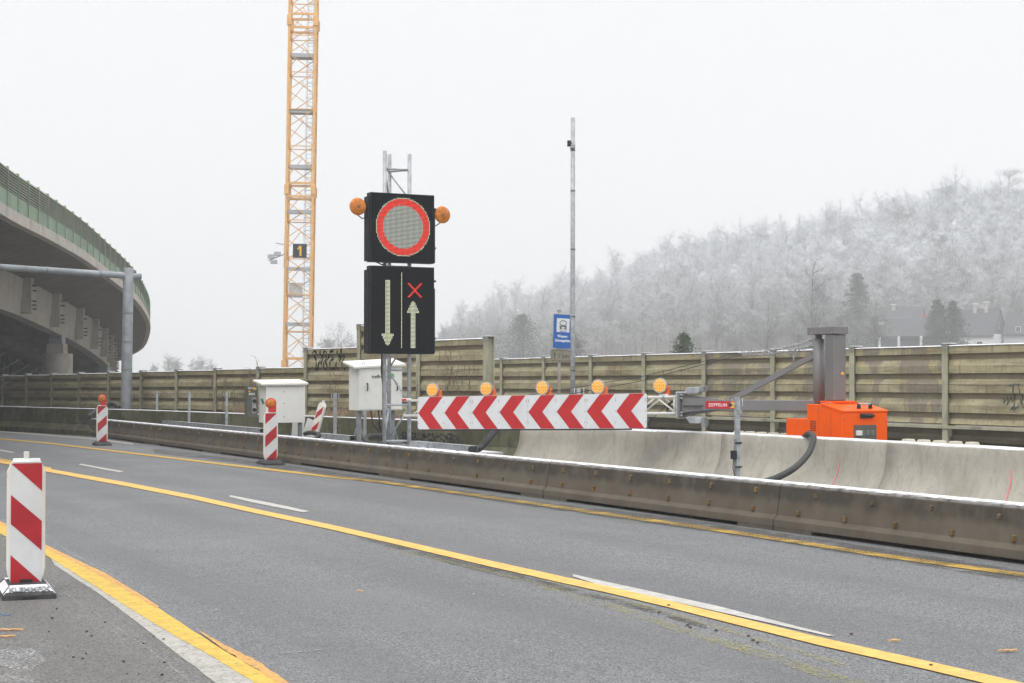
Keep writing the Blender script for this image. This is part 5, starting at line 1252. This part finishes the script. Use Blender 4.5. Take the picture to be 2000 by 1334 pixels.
MB().prism([(-.185, .0), (.185, .0), (.185, .355), (-.185, .355)], -.009, -.005, Matrix.Translation((0, 0, .0 - .02))).build('white_field', M['sign_white'], pl, m=rm)
m = MB(); n = 26; ring_ = []
for k in range(n):
    a, b = 2*math.pi*k/n, 2*math.pi*(k+1)/n
    for rr in ((a, b),): m.add([(.105*math.cos(a), -.012, .215 + .07*math.sin(a)), (.105*math.cos(b), -.012, .215 + .07*math.sin(b)), (.088*math.cos(b), -.012, .215 + .054*math.sin(b)), (.088*math.cos(a), -.012, .215 + .054*math.sin(a))], [(0, 3, 2, 1), (0, 1, 2, 3)])
m.box((-.11, -.013, .125), (.11, -.0105, .145))
for x in (-.085, -.06, .06, .085): m.box((x - .009, -.013, .05), (x + .009, -.0105, .12))
m.box((-.05, -.013, .082), (.05, -.0105, .09)); m.build('tanker_symbol', M['dark_text'], pl, m=rm)
m = MB()
for z0 in (.012, -.008):
    pts = [(x * .2 / 14 - .1, z0 + .007 * math.sin(x * 1.35)) for x in range(15)]
    m.add([(x, -.012, z + s) for x, z in pts for s in (-.004, .004)], [(2*k, 2*k+2, 2*k+3, 2*k+1) for k in range(14)])
m.build('wave_symbol', M['blue'], pl, m=rm)
for s, z in (('Wasser-', -.125), ('Schutzgebiet', -.235)): text_obj(s, 'lettering', M['white_text'], pl, rm @ frame((0, -.006, z)), .098 if s[0] == 'W' else .093, .0025, sx=.92)
rm2 = Matrix.Translation((.09, -.06, 2.455)) @ Matrix.Rotation(R(1.2), 4, 'Y')
pl2 = MB().prism(rrect(.70, .31, .03), 0, .02).build('distance_plate', M['old_sign'], t, m=rm2)
m = MB(); ro, ri = rrect(.67, .28, .03), rrect(.64, .25, .025); k = len(ro)
m.add([(x, -.002, z) for x, z in ro] + [(x, -.002, z) for x, z in ri], [(i, (i+1) % k, (i+1) % k + k, i + k) for i in range(k)]); m.build('border', M['faded_text'], pl2, m=rm2)
text_obj('1 km', 'lettering', M['faded_text'], pl2, rm2 @ frame((0, -.003, -.005)), .17, .003, sx=.95)
m = MB()
for x in (-.25, .25): m.add([(x - .05, -.002, .02), (x, -.002, .1), (x + .05, -.002, .02), (x - .017, -.002, .02), (x + .017, -.002, .02), (x + .017, -.002, -.1), (x - .017, -.002, -.1)], [(0, 2, 1), (3, 6, 5, 4)])
m.build('arrow', M['faded_text'], pl2, m=rm2)

# ================================================================ boom barrier machine with chevron board
MO = Vector((5.36, 26.6, 0)); BM = thing('boom_barrier', 'swinging boom barrier with orange drive box, grey column and long red and white chevron board', 'boom barrier', MO, TH)
rot90 = Matrix.Rotation(R(90), 4, 'Z')
box = MB().prism([(0, 0), (0, 1.31), (.55, 1.42), (.95, 1.42), (.95, 0)], -.92, 0, rot90).build('drive_box', M['machine_orange'], BM, .012)
MB().prism([(.952, 0), (.952, 1.17), (1.55, 1.17), (1.55, 0)], -.60, -.01, rot90).build('side_box', M['machine_orange'], BM, .01)
MB().add([(-.012, -.014, 1.298), (.932, -.014, 1.298), (.932, .56, 1.418), (-.012, .56, 1.418), (-.012, -.014, 1.325), (.932, -.014, 1.325), (.932, .56, 1.442), (-.012, .56, 1.442)], [(0, 3, 2, 1), (4, 5, 6, 7), (0, 1, 5, 4), (1, 2, 6, 5), (2, 3, 7, 6), (3, 0, 4, 7)]).build('lid', M['machine_orange'], box, .004)
MB().box((.03, -.010, .1), (.89, -.0005, 1.275)).build('front_flap', M['machine_orange'], box, .004)
MB().box((.1, .50, 1.4425), (.16, .56, 1.452)).box((.70, .50, 1.4425), (.76, .56, 1.452)).build('hinge', M['galv'], box)
MB().box((-.004, .30, .2), (-.0005, .305, 1.3)).box((-.004, .62, .2), (-.0005, .624, 1.40)).build('panel_seam', plain('seam_dark', (.35, .05, .005, 1), .6), box)  # panel seams drawn as thin strips of darker orange
def lidz(y): return 1.325 + (1.442 - 1.325) * (y + .014) / .574
hd_ = MB().prism([(.40, lidz(.12) + .002), (.46, lidz(.12) + .002), (.45, lidz(.12) + .07), (.415, lidz(.12) + .08)], .10, .15).build('handle_bracket', M['black'], box, .006); MB().prism([(.64, lidz(.12) + .002), (.70, lidz(.12) + .002), (.685, lidz(.12) + .08), (.65, lidz(.12) + .07)], .10, .15).build('handle_bracket', M['black'], box, .006)
MB().tube([(.43, .125, lidz(.12) + .072), (.67, .125, lidz(.12) + .072)], .016, 10).build('grip', M['galv'], hd_)
lt = MB().box((.34, -.03, 1.20), (.60, -.0105, 1.275)).build('latch', M['black'], box, .008); MB().box((.40, -.055, 1.22), (.62, -.031, 1.26)).build('latch_lever', M['rubber'], lt, .008)
cp = MB().box((.22, -.018, .40), (.68, -.0105, 1.09)).build('control_panel', M['panel_dark'], box, .004)
m = MB()
for x in (.36, .46, .56): m.box((x, -.026, .92), (x + .075, -.0185, 1.0))
m.build('socket', plain('socket_grey', (.16, .16, .145, 1), .5), cp, .004); MB().box((.25, -.07, .92), (.35, -.0185, 1.0)).build('open_socket_lid', M['white_metal'], cp, .006)
m = MB().tube([(.30, -.0185, .83), (.30, -.05, .83)], .026, 12).tube([(.41, -.0185, .83), (.41, -.05, .83)], .022, 12); m.build('blue_plug', M['blue_string'], cp)
MB().box((.25, .50, 1.4425), (.68, .92, 1.475)).build('base_plate', M['machine_orange'], box, .004)
MB().box((.295, .595, 1.476), (.545, .845, 2.585)).build('column', M['machine_grey'], BM, .02, seg=3)
MB().box((.275, .565, 2.592), (.572, 1.30, 2.715)).build('column_cap', M['machine_grey'], BM, .006)
MB().box((.29, .59, 2.548), (.55, .85, 2.556)).build('weld_seam', M['galv_dark'], BM)
MB().tube([(.42, 1.17, 1.28), (.42, 1.17, 2.52)], .10, 28).tube([(.42, 1.17, 2.521), (.42, 1.17, 2.591)], .06, 16).build('pivot_pipe', M['machine_grey'], BM)
m = MB()
for x, z in ((.05, .6), (.05, 1.2), (.87, .6), (.87, 1.2)): m.tube([(x, -.0105, z), (x, -.016, z)], .011, 8)
for y, z in ((.06, 1.25), (.58, 1.33), (.66, 1.33), (.92, 1.33), (.66, .95), (.92, .95)): m.tube([(-.0005, y, z), (-.006, y, z)], .010, 8)
for y in (1.0, 1.25, 1.5): m.tube([(-.0 + .009, y, 1.12), (.003, y, 1.12)], .010, 8)
m.build('screws', M['galv_dark'], box)
m = MB()
for k in range(6): m.box((-.004, .70, .98 + k * .03), (-.0008, .86, .992 + k * .03))
m.build('vent_slots', M['black'], box)
m = MB()
for y in (.62, .90, 1.18): m.tube([(.2745, y, 2.62), (.268, y, 2.62)], .012, 8)
m.build('cap_screws', M['galv'], BM)
MB().boxc((.46, .585, 1.93), (.045, .02, .045)).build('key_switch', M['label_yellow'], BM, .004)
PIV = Vector((5.214, 27.83, 0)); AM = xfm(BM).inverted() @ frame(PIV, R(-30))     # arm frame: arm runs along local -x
def sh(t): return -.018 * (t - 3.23)                     # slight droop
ARM = MB().box((-1.97, -.085, 1.30), (-.05, .085, 1.475)).build('arm', M['machine_grey'], BM, .006, m=AM)
m = MB()
m.add([(-1.97, -.085, 1.30), (-1.97, .085, 1.30), (-1.97, .085, 1.475), (-1.97, -.085, 1.475), (-2.49, -.12, 1.25), (-2.49, .12, 1.25), (-2.49, .12, 1.51), (-2.49, -.12, 1.51)], [(0, 1, 2, 3), (7, 6, 5, 4), (0, 4, 5, 1), (2, 6, 7, 3), (0, 3, 7, 4), (1, 5, 6, 2)])
for z0, z1 in ((1.476, 1.58), (1.299, 1.18)): m.prism([(-1.75, z0), (-2.48, z0), (-2.48, z1)], -.02, .02)
m.box((-2.46, -.16, 1.378), (-2.09, -.10, 1.392)); m.build('arm_bracket', M['machine_grey'], ARM, m=AM)
MB().box((-2.53, -.19, 1.16), (-2.50, .19, 1.60)).build('flange', M['machine_grey'], ARM, .004, m=AM); MB().box((-2.575, -.21, 1.14), (-2.534, .21, 1.62)).build('flange', M['galv'], ARM, .02, m=AM)
m = MB()
for y in (-.16, .16):
    for z in (1.2, 1.25, 1.50, 1.56): m.tube([(-2.50, y, z), (-2.455, y, z)], .016, 8)
m.build('flange_bolts', M['galv'], ARM, m=AM)
MB().prism([(-2.47, 1.585), (-2.20, 1.585), (-2.16, 1.62), (-2.16, 1.70), (-2.40, 1.70)], -.09, .09).build('joint_fitting', M['galv'], ARM, .008, m=AM); MB().prism([(-2.44, 1.175), (-2.36, 1.06), (-2.14, 1.06), (-2.14, 1.15), (-2.20, 1.175)], -.08, .08).build('joint_fitting', M['galv'], ARM, .008, m=AM)
MB().box((-2.15, -.10, 1.62), (-2.09, .10, 1.72)).build('clevis', M['galv_dark'], ARM, .006, m=AM); MB().box((-2.135, -.09, 1.0), (-2.08, .09, 1.16)).build('clevis', M['galv_dark'], ARM, .006, m=AM)
# red label with lettering
lb_ = MB().box((-2.05, -.0905, 1.325), (-1.40, -.0865, 1.455)).build('label', M['label_red'], ARM, m=AM)
text_obj('ZEPPELIN', 'lettering', M['white_text'], lb_, AM @ frame((-1.815, -.092, 1.388)), .080, .0006, sx=.95, spacing=1.12)
MB().box((-1.575, -.0935, 1.34), (-1.42, -.0915, 1.44)).build('label_corner', M['label_yellow'], lb_, m=AM)
m = MB(); m.add([(-1.58 + .033*math.cos(k*math.pi/8), -.0945, 1.39 + .033*math.sin(k*math.pi/8)) for k in range(16)], [list(range(16))]); m.build('label_dot', M['dark_text'], lb_, m=AM)
text_obj('ental', 'lettering', M['dark_text'], lb_, AM @ frame((-1.47, -.0945, 1.385)), .05, .001)
MB().bar((-.08, 0, 2.245), (-1.62, 0, 1.47), .09, .09).build('brace', M['machine_grey'], ARM, m=AM)
m = MB()
for z in (2.29, 2.39, 2.49): m.box((-.16, -.05, z - .012), (-.06, .05, z + .012))
m.build('chain_lug', M['machine_grey'], ARM, m=AM)
# white lattice boom behind the board
m = MB(); ts = [2.576 + k * .40 for k in range(15)]; zt_, zb_ = 1.515, 1.225
for y in (-.145, .145):
    for z in (zt_, zb_): m.tube([(-2.576, y, z + sh(2.576)), (-8.36, y, z + sh(8.36))], .026, 10)
for k, a in enumerate(ts[:-1]):
    b = ts[k+1]
    for y in (-.145, .145):
        p, q = (zt_, zb_) if k % 2 else (zb_, zt_)
        m.tube([(-a, y, p + sh(a)), (-b, y, q + sh(b))], .015, 6)
    for z in (zt_, zb_):
        p, q = (-.145, .145) if k % 2 else (.145, -.145); m.tube([(-a, p, z + sh(a)), (-b, q, z + sh(b))], .012, 6)
for y in (-.145, .145): m.tube([(-2.62, y, zt_), (-2.62, y, zb_)], .016, 6)
BOOM = m.build('lattice_boom', M['white_metal'], BM, m=AM)
m = MB()
for tt in (2.80, 3.12): m.tube([(-tt, -.145, zt_), (-tt - .04, -.145, zt_)], .034, 12)
m.build('pipe_clamp', M['galv'], BOOM, m=AM); MB().tube([(-2.7, -.06, 1.45), (-2.78, -.05, 1.36), (-2.80, -.05, 1.27), (-2.72, -.05, 1.25)], .02, 6).tube([(-3.2, -.1, 1.0), (-2.9, -.12, 1.28), (-2.66, -.1, 1.48)], .006, 5).build('cable', M['rubber'], BOOM, m=AM)
MB().boxc((-8.30, -.15, 1.50 + sh(8.3) + .04), (.20, .07, .05)).build('end_lamp', M['white_metal'], BOOM, .01, m=AM); MB().boxc((-8.33, -.19, 1.50 + sh(8.3) + .035), (.10, .012, .04)).build('end_lamp_lens', M['lamp_red'], BOOM, m=AM)
W_ = 1.22; HB = .626; ZC = 1.275; YB = -.20
for k in range(4):
    tr = 3.13 + W_ * (k); x1, x0 = -tr - .002, -tr - W_ + .002
    SH = Matrix.Identity(4); SH[2][0] = .018; SH[2][3] = .018 * 3.23
    ol = []; r0 = .045 if k == 3 else .006; r1 = .045 if k == 0 else .006
    for cx, cz, a0, r in ((x1 - r1, ZC + HB/2 - r1, 0, r1), (x0 + r0, ZC + HB/2 - r0, 90, r0), (x0 + r0, ZC - HB/2 + r0, 180, r0), (x1 - r1, ZC - HB/2 + r1, 270, r1)):
        for q in range(6): a = R(a0 + 18 * q); ol.append((cx + r*math.cos(a), cz + r*math.sin(a)))
    pn = MB().prism(ol, YB, YB + .012).build('chevron_panel', M['sign_white'], BM, m=AM @ SH)
    m = MB(); zt2, zb2 = ZC + HB/2 - .004, ZC - HB/2 + .004
    for f0 in (.012, .503):
        tip = x0 + W_ * f0; s = .217 * W_; th = .243 * W_
        for yy in (YB - .003,):
            vs = [(tip, yy, ZC), (tip + s, yy, zt2), (tip + s + th, yy, zt2), (tip + th, yy, ZC), (tip + s + th, yy, zb2), (tip + s, yy, zb2)]
            m.add(vs, [(0, 3, 2, 1), (0, 5, 4, 3)])
    m.build('chevron', M['sign_red'], pn, m=AM @ SH)
    m = MB()
    for fx in (.02, .49, .98):
        for z in (ZC + .22, ZC + .19, ZC, ZC - .2): m.disc((x0 + W_ * fx, YB - .005, z), (0, -1, 0), .008, 8)
    m.build('bolts', M['panel_dark'], pn, m=AM @ SH)
MB().box((-8.0 + .22, YB - .02, ZC - HB/2 - .028), (-3.13 - .30, YB + .02, ZC - HB/2 - .002), AM @ SH).build('edge_strip', M['black'], BOOM)
for tt in (7.71, 6.50, 5.29, 4.136, 2.90):
    z = 1.722 + sh(tt); m = MB().tube([(-tt, -.13, z), (-tt, -.06, z)], [.132, .11], 24); lp_ = m.build('amber_lamp', M['lamp_orange'], BM, m=AM)
    MB().tube([(-tt, -.155, z), (-tt, -.131, z)], .136, 28).build('lamp_rim', M['galv'], lp_, m=AM)
    o = MB().dome((0, 0, 0), (0, -1, 0), .118, .02, 28, 4).build('lens', M['amber_lit'], lp_); o.matrix_local = AM @ Matrix.Translation((-tt, -.1555, z))
    MB().box((-tt + .04, -.10, z - .20), (-tt + .15, -.02, z - .01)).build('lamp_body', M['lamp_orange'], lp_, .01, m=AM); MB().box((-tt - .03, -.12, z - .20), (-tt + .14, -.0, z - .15)).build('lamp_foot', M['white_metal'], lp_, .006, m=AM)
# chains and stay cables
def chain(a, b, sag, n, name):
    m = MB(); pts = [Vector(a).lerp(Vector(b), k / n) - Vector((0, 0, sag * 4 * (k/n) * (1 - k/n))) for k in range(n + 1)]
    for k in range(n):
        p, q = pts[k], pts[k+1]; d = (q - p); c = (p + q) / 2; l = d.length; d.normalize()
        s = Vector((0, 1, 0)) if k % 2 else d.cross(Vector((0, 1, 0))).normalized(); lp2 = []
        for j in range(12):
            a_ = 2*math.pi*j/12; lp2.append(c + d * (l*.72) * math.cos(a_) + s * .024 * math.sin(a_))
        lp2.append(lp2[0]); m.tube(lp2, .008, 5, False)
    return m.build(name, M['galv'], BM, m=AM)
chain((-.13, -.04, 2.49), (-1.45, -.02, 2.30), .05, 22, 'chain'); chain((-.13, .04, 2.41), (-1.40, .03, 2.275), .06, 21, 'chain'); chain((-.40, -.04, 2.42), (-.44, -.04, 2.16), .0, 4, 'chain_end')
MB().tube([(-1.45, -.02, 2.30), (-3.3, -.03, 1.89), (-5.9, -.10, 1.50)], .006, 5).tube([(-1.40, .03, 2.275), (-3.4, .03, 1.80), (-5.2, .10, 1.505)], .006, 5).build('stay_cable', M['rubber'], BM, m=AM)

# interlocking blocks behind the pale wall
def blockrow(px, d, n, label):
    p = Vector(((px - 1000) / F * d, d, 0)); t = thing('concrete_block', label, 'concrete block', p, RZ_B, 'knobbed concrete blocks behind the pale wall')
    Lb = n * .36; MB().box((-Lb/2, -.3, 0), (Lb/2, .3, .79)).build('block', M['block_conc'], t, .02); m = MB()
    for k in range(n):
        x = -Lb/2 + .18 + k * .36
        for y in (0,):
            a, b = .115, .07; m.add([(x-a, y-a*.9, .791), (x+a, y-a*.9, .791), (x+a, y+a*.9, .791), (x-a, y+a*.9, .791), (x-b, y-b*.9, .895), (x+b, y-b*.9, .895), (x+b, y+b*.9, .895), (x-b, y+b*.9, .895)], [(0, 3, 2, 1), (4, 5, 6, 7), (0, 1, 5, 4), (1, 2, 6, 5), (2, 3, 7, 6), (3, 0, 4, 7)])
    m.build('knobs', M['block_conc'], t, .008)
blockrow(1834, 25.2, 5, 'cream concrete block with knobs peeking over the pale wall right of the orange box'); blockrow(1487, 29.4, 5, 'cream concrete block with knobs peeking over the pale wall left of the orange box')

# ================================================================ beacons
def beacon(px, py, d, mirror, lamp, frost, label, rz):
    p = Vector(((px - 1000) / F * d, d, 0)); t = thing('guide_beacon', label, 'traffic beacon', p, rz, 'red and white guide beacons')
    # rubber foot
    m = MB(); lo = [(-.215, -.42), (.215, -.42), (.215, .42), (-.215, .42)]; 
    m.add([(x, y, .0) for x, y in lo] + [(x, y, .045) for x, y in lo] + [(x * .72, y * .78, .105) for x, y in lo], [(0, 3, 2, 1), (0, 1, 5, 4), (1, 2, 6, 5), (2, 3, 7, 6), (3, 0, 4, 7), (4, 5, 9, 8), (5, 6, 10, 9), (6, 7, 11, 10), (7, 4, 8, 11), (8, 9, 10, 11)])
    ft = m.build('foot', M['rubber_foot'], t, .008)
    MB().box((-.06, -.4225, .004), (.06, -.37, .028)).box((-.13, -.25, .104), (.13, -.14, .112)).box((-.14, .1, .104), (.14, .2, .112)).box((-.05, -.07, .10), (.05, .07, .13)).build('foot_clamp', M['black'], ft)
    if frost:
        m = MB(); q = [(-.235, -.47), (.235, -.47), (.235, .48), (-.235, .48)]
        m.add([(-.208, -.412, .0495), (.208, -.412, .0495), (.152, -.325, .1085), (-.152, -.325, .1085), (.2105, -.36, .0535), (.2105, .25, .0535), (.158, .20, .1075), (.158, -.30, .1075), (-.2105, -.36, .0535), (-.2105, .25, .0535), (-.158, .20, .1075), (-.158, -.30, .1075)],
              [(0, 1, 2, 3), (4, 5, 6, 7), (8, 11, 10, 9)])
        m.build('frost', M['snow'], ft)
        MB().box((-.150, -.322, .106), (.150, -.255, .1095)).build('frost', M['snow'], ft); MB().box((-.150, .21, .106), (.150, .32, .1095)).build('frost', M['snow'], ft)
        ang = math.atan2(.06, .092); tx = Matrix.Translation((0, -.372, .0800)) @ Matrix.Rotation(-(R(90) - ang), 4, 'X')
        text_obj('KLEMMFIX', 'lettering', plain('embossed_lettering', (.30, .31, .32, 1), .7), ft, tx @ frame((.0, -.004, 0)), .074, .0015, extrude=.004, sx=.95)
    Z0, Z1 = .10, 1.108; fw = .252
    ow = .315
    ol = [(-.05, .07), (.05, .07), (.125, .105), (ow/2 - .012, .16), (ow/2, .22), (ow/2, 1.04), (ow/2 - .03, 1.105), (.11, 1.135), (-.11, 1.135), (-ow/2 + .03, 1.105), (-ow/2, 1.04), (-ow/2, .22), (-ow/2 + .012, .16), (-.125, .105)]
    bd = MB().prism(ol, -.03, .03).build('blade', M['beacon_white'], t, .012)
    MB().box((-.021, -.02, 1.135), (.021, .02, 1.205)).build('peg', M['beacon_white'], bd, .003)
    MB().box((-fw/2, -.0335, Z0), (fw/2, -.0305, Z1)).build('face_foil', M['beacon_face'], bd)
    m = MB(); H_ = Z1 - Z0; sgn = -1 if mirror else 1
    polys = [[(0, 0), (1, 0), (1, .233)], [(0, .262), (1, .487), (1, .733), (0, .505)], [(0, .764), (1, 1.0), (0, 1.0)]]
    for pg in polys:
        pts = [((u - .5) * fw * sgn, -.0365, Z1 - v * H_) for u, v in pg]; f = list(range(len(pts))); m.add(pts, [f[::-1] if sgn > 0 else f])
    m.build('red_stripes', M['beacon_red'], bd)
    if frost:
        m = MB(); m.add([(-.115, -.034, 1.118), (.115, -.034, 1.118), (.11, -.02, 1.147), (-.11, -.02, 1.147), (.11, .03, 1.147), (-.11, .03, 1.147)], [(0, 1, 2, 3), (3, 2, 4, 5)]); m.build('frost_cap', M['snow'], bd, .006)
    if lamp:
        hz = 1.135; l_ = MB().boxc((.035, 0, hz + .055), (.16, .09, .11)).boxc((.075, .01, hz + .10), (.09, .08, .10)).build('lamp_housing', M['lamp_red'], t, .012)
        MB().tube([(-.005, -.05, hz + .19), (-.005, .05, hz + .19)], [.118, .105], 26).build('lamp_ring', M['lamp_red'], l_); MB().dome((-.005, -.051, hz + .19), (0, -1, 0), .096, .035, 26, 5).build('lens', M['amber_lens'], l_)
    return t
beacon(53, 1160, 13.92, False, False, True, 'large red and white guide beacon on a frosted rubber foot in the near left corner', R(21))
beacon(529, 906, 35.6, True, True, False, 'middle red and white guide beacon with an amber lamp, in front of the left cabinet', R(22))
beacon(200, 868, 46.3, True, True, False, 'farthest and smallest red and white guide beacon with an amber lamp, near the gantry mast', R(22))

# ================================================================ hoses, boards and small things in the median
def hose(name, label, pts, r, ribs=True):
    P2 = catmull([Vector(p) for p in pts], 14); P2 = resample(P2, r * .42); o = P2[0].copy()
    rs = [r * (1 + (.06 if k % 2 else -.03) * (1 if ribs else 0)) for k in range(len(P2))]
    ob = MB().tube([p - o for p in P2], rs, 12).build(name, M['rubber'], loc=o); return tag(ob, label, 'hose')
hose('corrugated_hose', 'thick black corrugated hose arching over the pale wall beside the orange box', [P(1562, 880, 26.9), P(1568, 858, 26.5), P(1580, 847, 25.9), P(1589, 854, 25.2), P(1586, 870, 24.7), P(1576, 890, 24.1), P(1553, 913, 23.2), P(1524, 930, 22.6), P(1494, 941, 22.1), P(1465, 947, 21.8)], .044)
hose('black_pipe', 'bent black pipe between cable duct and chevron board', [P(920, 878, 30.4), P(936, 876, 30.9), P(950, 862, 31.2), P(966, 843, 31.6), P(974, 832, 31.8)], .062)
hose('black_hose', 'black hose curling over the mossy wall right of the farthest beacon', [P(172, 815, 52.5), P(185, 805, 53.2), P(198, 796, 53.8), P(212, 790, 54.0), P(224, 790, 53.9), P(232, 797, 53.6)], .075)
hose('hose_coil', 'black hose coil on the ground beside the sign mast', [P(748, 851, 35.2), P(728, 852, 35.0), P(715, 856, 34.7), P(718, 865, 34.3), P(735, 869, 34.0), P(750, 866, 33.7), P(742, 873, 33.4)], .06)
hose('grey_hose', 'dark hose lying on the steel cover between the cabinets', [P(556, 850, 38.1), P(575, 858, 37.2), P(600, 860, 36.8), P(618, 856, 36.6), P(622, 849, 36.8), P(608, 845, 37.4), P(596, 847, 37.8)], .05)
p = P(590, 856, 37.3); t = thing('steel_cover', 'frosted flat steel cover box between the two cabinets', 'cover box', (p.x, p.y, 0), TH)
MB().box((-.42, -.2, .0), (.42, .3, .50)).build('box_body', M['galv_dark'], t, .01); MB().box((-.44, -.22, .501), (.44, .32, .53)).build('lid', M['galv'], t, .006)
m = MB()
for k in range(7): m.tube([(-.38 + k * .125, -.18, .531), (-.38 + k * .125, -.18, .55)], .014, 6)
m.build('bolts', M['panel_dark'], t)
for px, d, w_, h_, tilt, lb in ((580, 39.6, .30, .56, 8, 'white board leaning under the left cabinet, left one'), (598, 39.9, .32, .62, 22, 'white board leaning beside the left cabinet, right one')):
    p = Vector(((px - 1000) / F * d, d, .28)); t = thing('white_board', lb, 'board', p, TH)
    MB().box((-w_/2, 0, 0), (w_/2, .03, h_)).build('board', M['white_metal'], t, .006, m=Matrix.Rotation(R(tilt), 4, 'Y') @ Matrix.Rotation(R(-8), 4, 'X'))
p = Vector(((613 - 1000) / F * 38.5, 38.5, .52)); t = thing('leaning_beacon', 'detached beacon blade leaning at a slant between the two cabinets', 'traffic beacon', p, R(-52))
tm = Matrix.Rotation(R(20), 4, 'Y') @ Matrix.Rotation(R(14), 4, 'X')
tm = Matrix.Rotation(R(52), 4, 'Z') @ Matrix.Rotation(R(16), 4, 'Y') @ Matrix.Rotation(R(-52), 4, 'Z')
MB().prism([(-.15, 0), (.15, 0), (.15, .72), (.10, .80), (.03, .81), (.03, .86), (-.03, .86), (-.03, .81), (-.10, .80), (-.15, .72)], -.03, .03).build('blade', M['beacon_white'], t, .01, m=tm)
m = MB()
for z0 in (.0, .36): m.add([(-.115, -.033, z0 + .02), (.115, -.033, z0 + .20), (.115, -.033, z0 + .38 if z0 < .3 else .74), (-.115, -.033, z0 + .18)], [(0, 1, 2, 3)])
m.build('red_stripes', M['beacon_red'], t, m=tm)

# dry grass, vines, ivy
rg = random.Random(9)
def blades(n, fn, hh, mat, name, label, w=.006):
    m = MB()
    for k in range(n):
        a = fn(); l = rg.uniform(.4, 1) * hh; b = a + Vector((rg.gauss(0, .25) * l, rg.gauss(0, .25) * l, l * rg.uniform(.5, 1))); c = b + Vector((rg.gauss(0, .3) * l, rg.gauss(0, .2) * l, -rg.uniform(0, .3) * l))
        s = Vector((rg.uniform(-1, 1), rg.uniform(-1, 1), 0)).normalized() * w; m.add([a - s, a + s, b + s * .6, b - s * .6, c], [(0, 1, 2, 3), (3, 2, 4)])
    o = m.build(name, mat); tag(o, label, kind='stuff'); return o
def along(px0, px1, dd, z):
    def f():
        px = rg.uniform(px0, px1); k = (px - 1000) / F
        # mossy wall line between (-11.2,51.4) and (-2.2,38.4)
        s = (-11.2 - k * 51.4) / (-(9.0) - k * 13.0); q = Vector((-11.2 + 9.0 * s, 51.4 - 13.0 * s, z)); return q + Vector((.82, .57, 0)) * rg.uniform(.15, dd)
    return f
blades(1500, along(428, 512, 1.1, .80), .45, M['dry_grass'], 'dry_grass', 'pale dry grass on the bank left of the left cabinet'); blades(1500, along(596, 705, 1.2, .78), .42, M['dry_grass'], 'dry_grass', 'pale dry grass tufts along the mossy wall between the cabinets')
blades(500, along(705, 830, .9, .80), .28, M['dry_grass'], 'dry_grass', 'short dry grass under the right cabinet')
fg = along(672, 684, .1, .9); blades(160, lambda: fg() + Vector((-.30, -.20, rg.uniform(-.45, -.05))), .32, M['dry_grass'], 'dry_grass', 'tuft of straw hanging over the mossy wall edge')
m = MB()
for px, zt3, n in ((470, 2.0, 5), (485, 2.2, 6), (500, 2.3, 6), (515, 2.2, 5), (448, 2.2, 3), (440, 2.0, 4), (420, 2.1, 2), (662, 2.0, 3), (668, 2.75, 2), (880, 2.6, 4), (905, 2.75, 4), (935, 2.5, 3), (875, 1.6, 3), (835, 1.9, 3)):
    for q in range(n):
        k = (px + rg.uniform(-7, 7) - 1000) / F; s = (-5.62 - k * 45.4) / (1.70 + k * 2.47) ; c = Vector((-5.62 - 1.70 * -s, 45.4 + 2.47 * -s, 0)) if False else None
        # intersection of pixel column with the left barrier line, a little in front of it
        s = (k * 45.4 + 5.62) / (-1.70 - k * 2.47); c = Vector((-5.62 - 1.70 * s, 45.4 + 2.47 * s, 0)) + Vector((-.82, -.57, 0)) * rg.uniform(.14, .3)
        pts = [c + Vector((0, 0, .6))]; zc = .6
        while zc < zt3 * rg.uniform(.75, 1.05):
            zc += .16; pts.append(pts[-1] + Vector((rg.gauss(0, .04), rg.gauss(0, .015), .16)))
            if rg.random() < .5: e = pts[-1] + Vector((rg.uniform(-.3, .3), rg.uniform(-.05, .02), rg.uniform(-.05, .2))); m.tube([pts[-1], e], .0035, 3, False)
        m.tube(pts, .006, 4, False)
tag(m.build('dry_vines', M['vine']), 'leafless vines climbing the left noise barrier', kind='stuff')
m = MB()
for k in range(260):
    px = rg.choice((rg.gauss(822, 8), rg.gauss(860, 12), rg.gauss(905, 8))); kk = (px - 1000) / F; s = (-4.7 - kk * 41.7) / (-2.5 - kk * 3.3); c = Vector((-4.7 + 2.5 * s, 41.7 - 3.3 * s, 0)) + Vector((-.82, -.57, 0)) * rg.uniform(.30, .36); c.z = rg.uniform(.25, .62)
    e1 = Vector((.8, -.5, rg.gauss(0, .4))).normalized() * .035; e2 = Vector((rg.gauss(0, .3), -.2, 1)).normalized() * .03; m.add([c - e1, c - e2, c + e1, c + e2], [(0, 1, 2, 3)])
tag(m.build('ivy', M['ivy']), 'dark ivy leaves on the mossy wall below the chevron board', kind='stuff')

# ================================================================ misty air
m = MB().box((-960, -50, -1.2), (960, 1060, 150)); hz = D.materials.new('mist'); hz.use_nodes = True; t_ = hz.node_tree; t_.nodes.clear()
ou = t_.nodes.new('ShaderNodeOutputMaterial'); pv = t_.nodes.new('ShaderNodeVolumePrincipled'); pv.inputs['Color'].default_value = (.95, .975, 1, 1); pv.inputs['Density'].default_value = 0.00098; pv.inputs['Anisotropy'].default_value = 0.0
t_.links.new(pv.outputs[0], ou.inputs['Volume'])
tag(m.build('haze', hz), 'thin winter mist over the valley', kind='stuff')
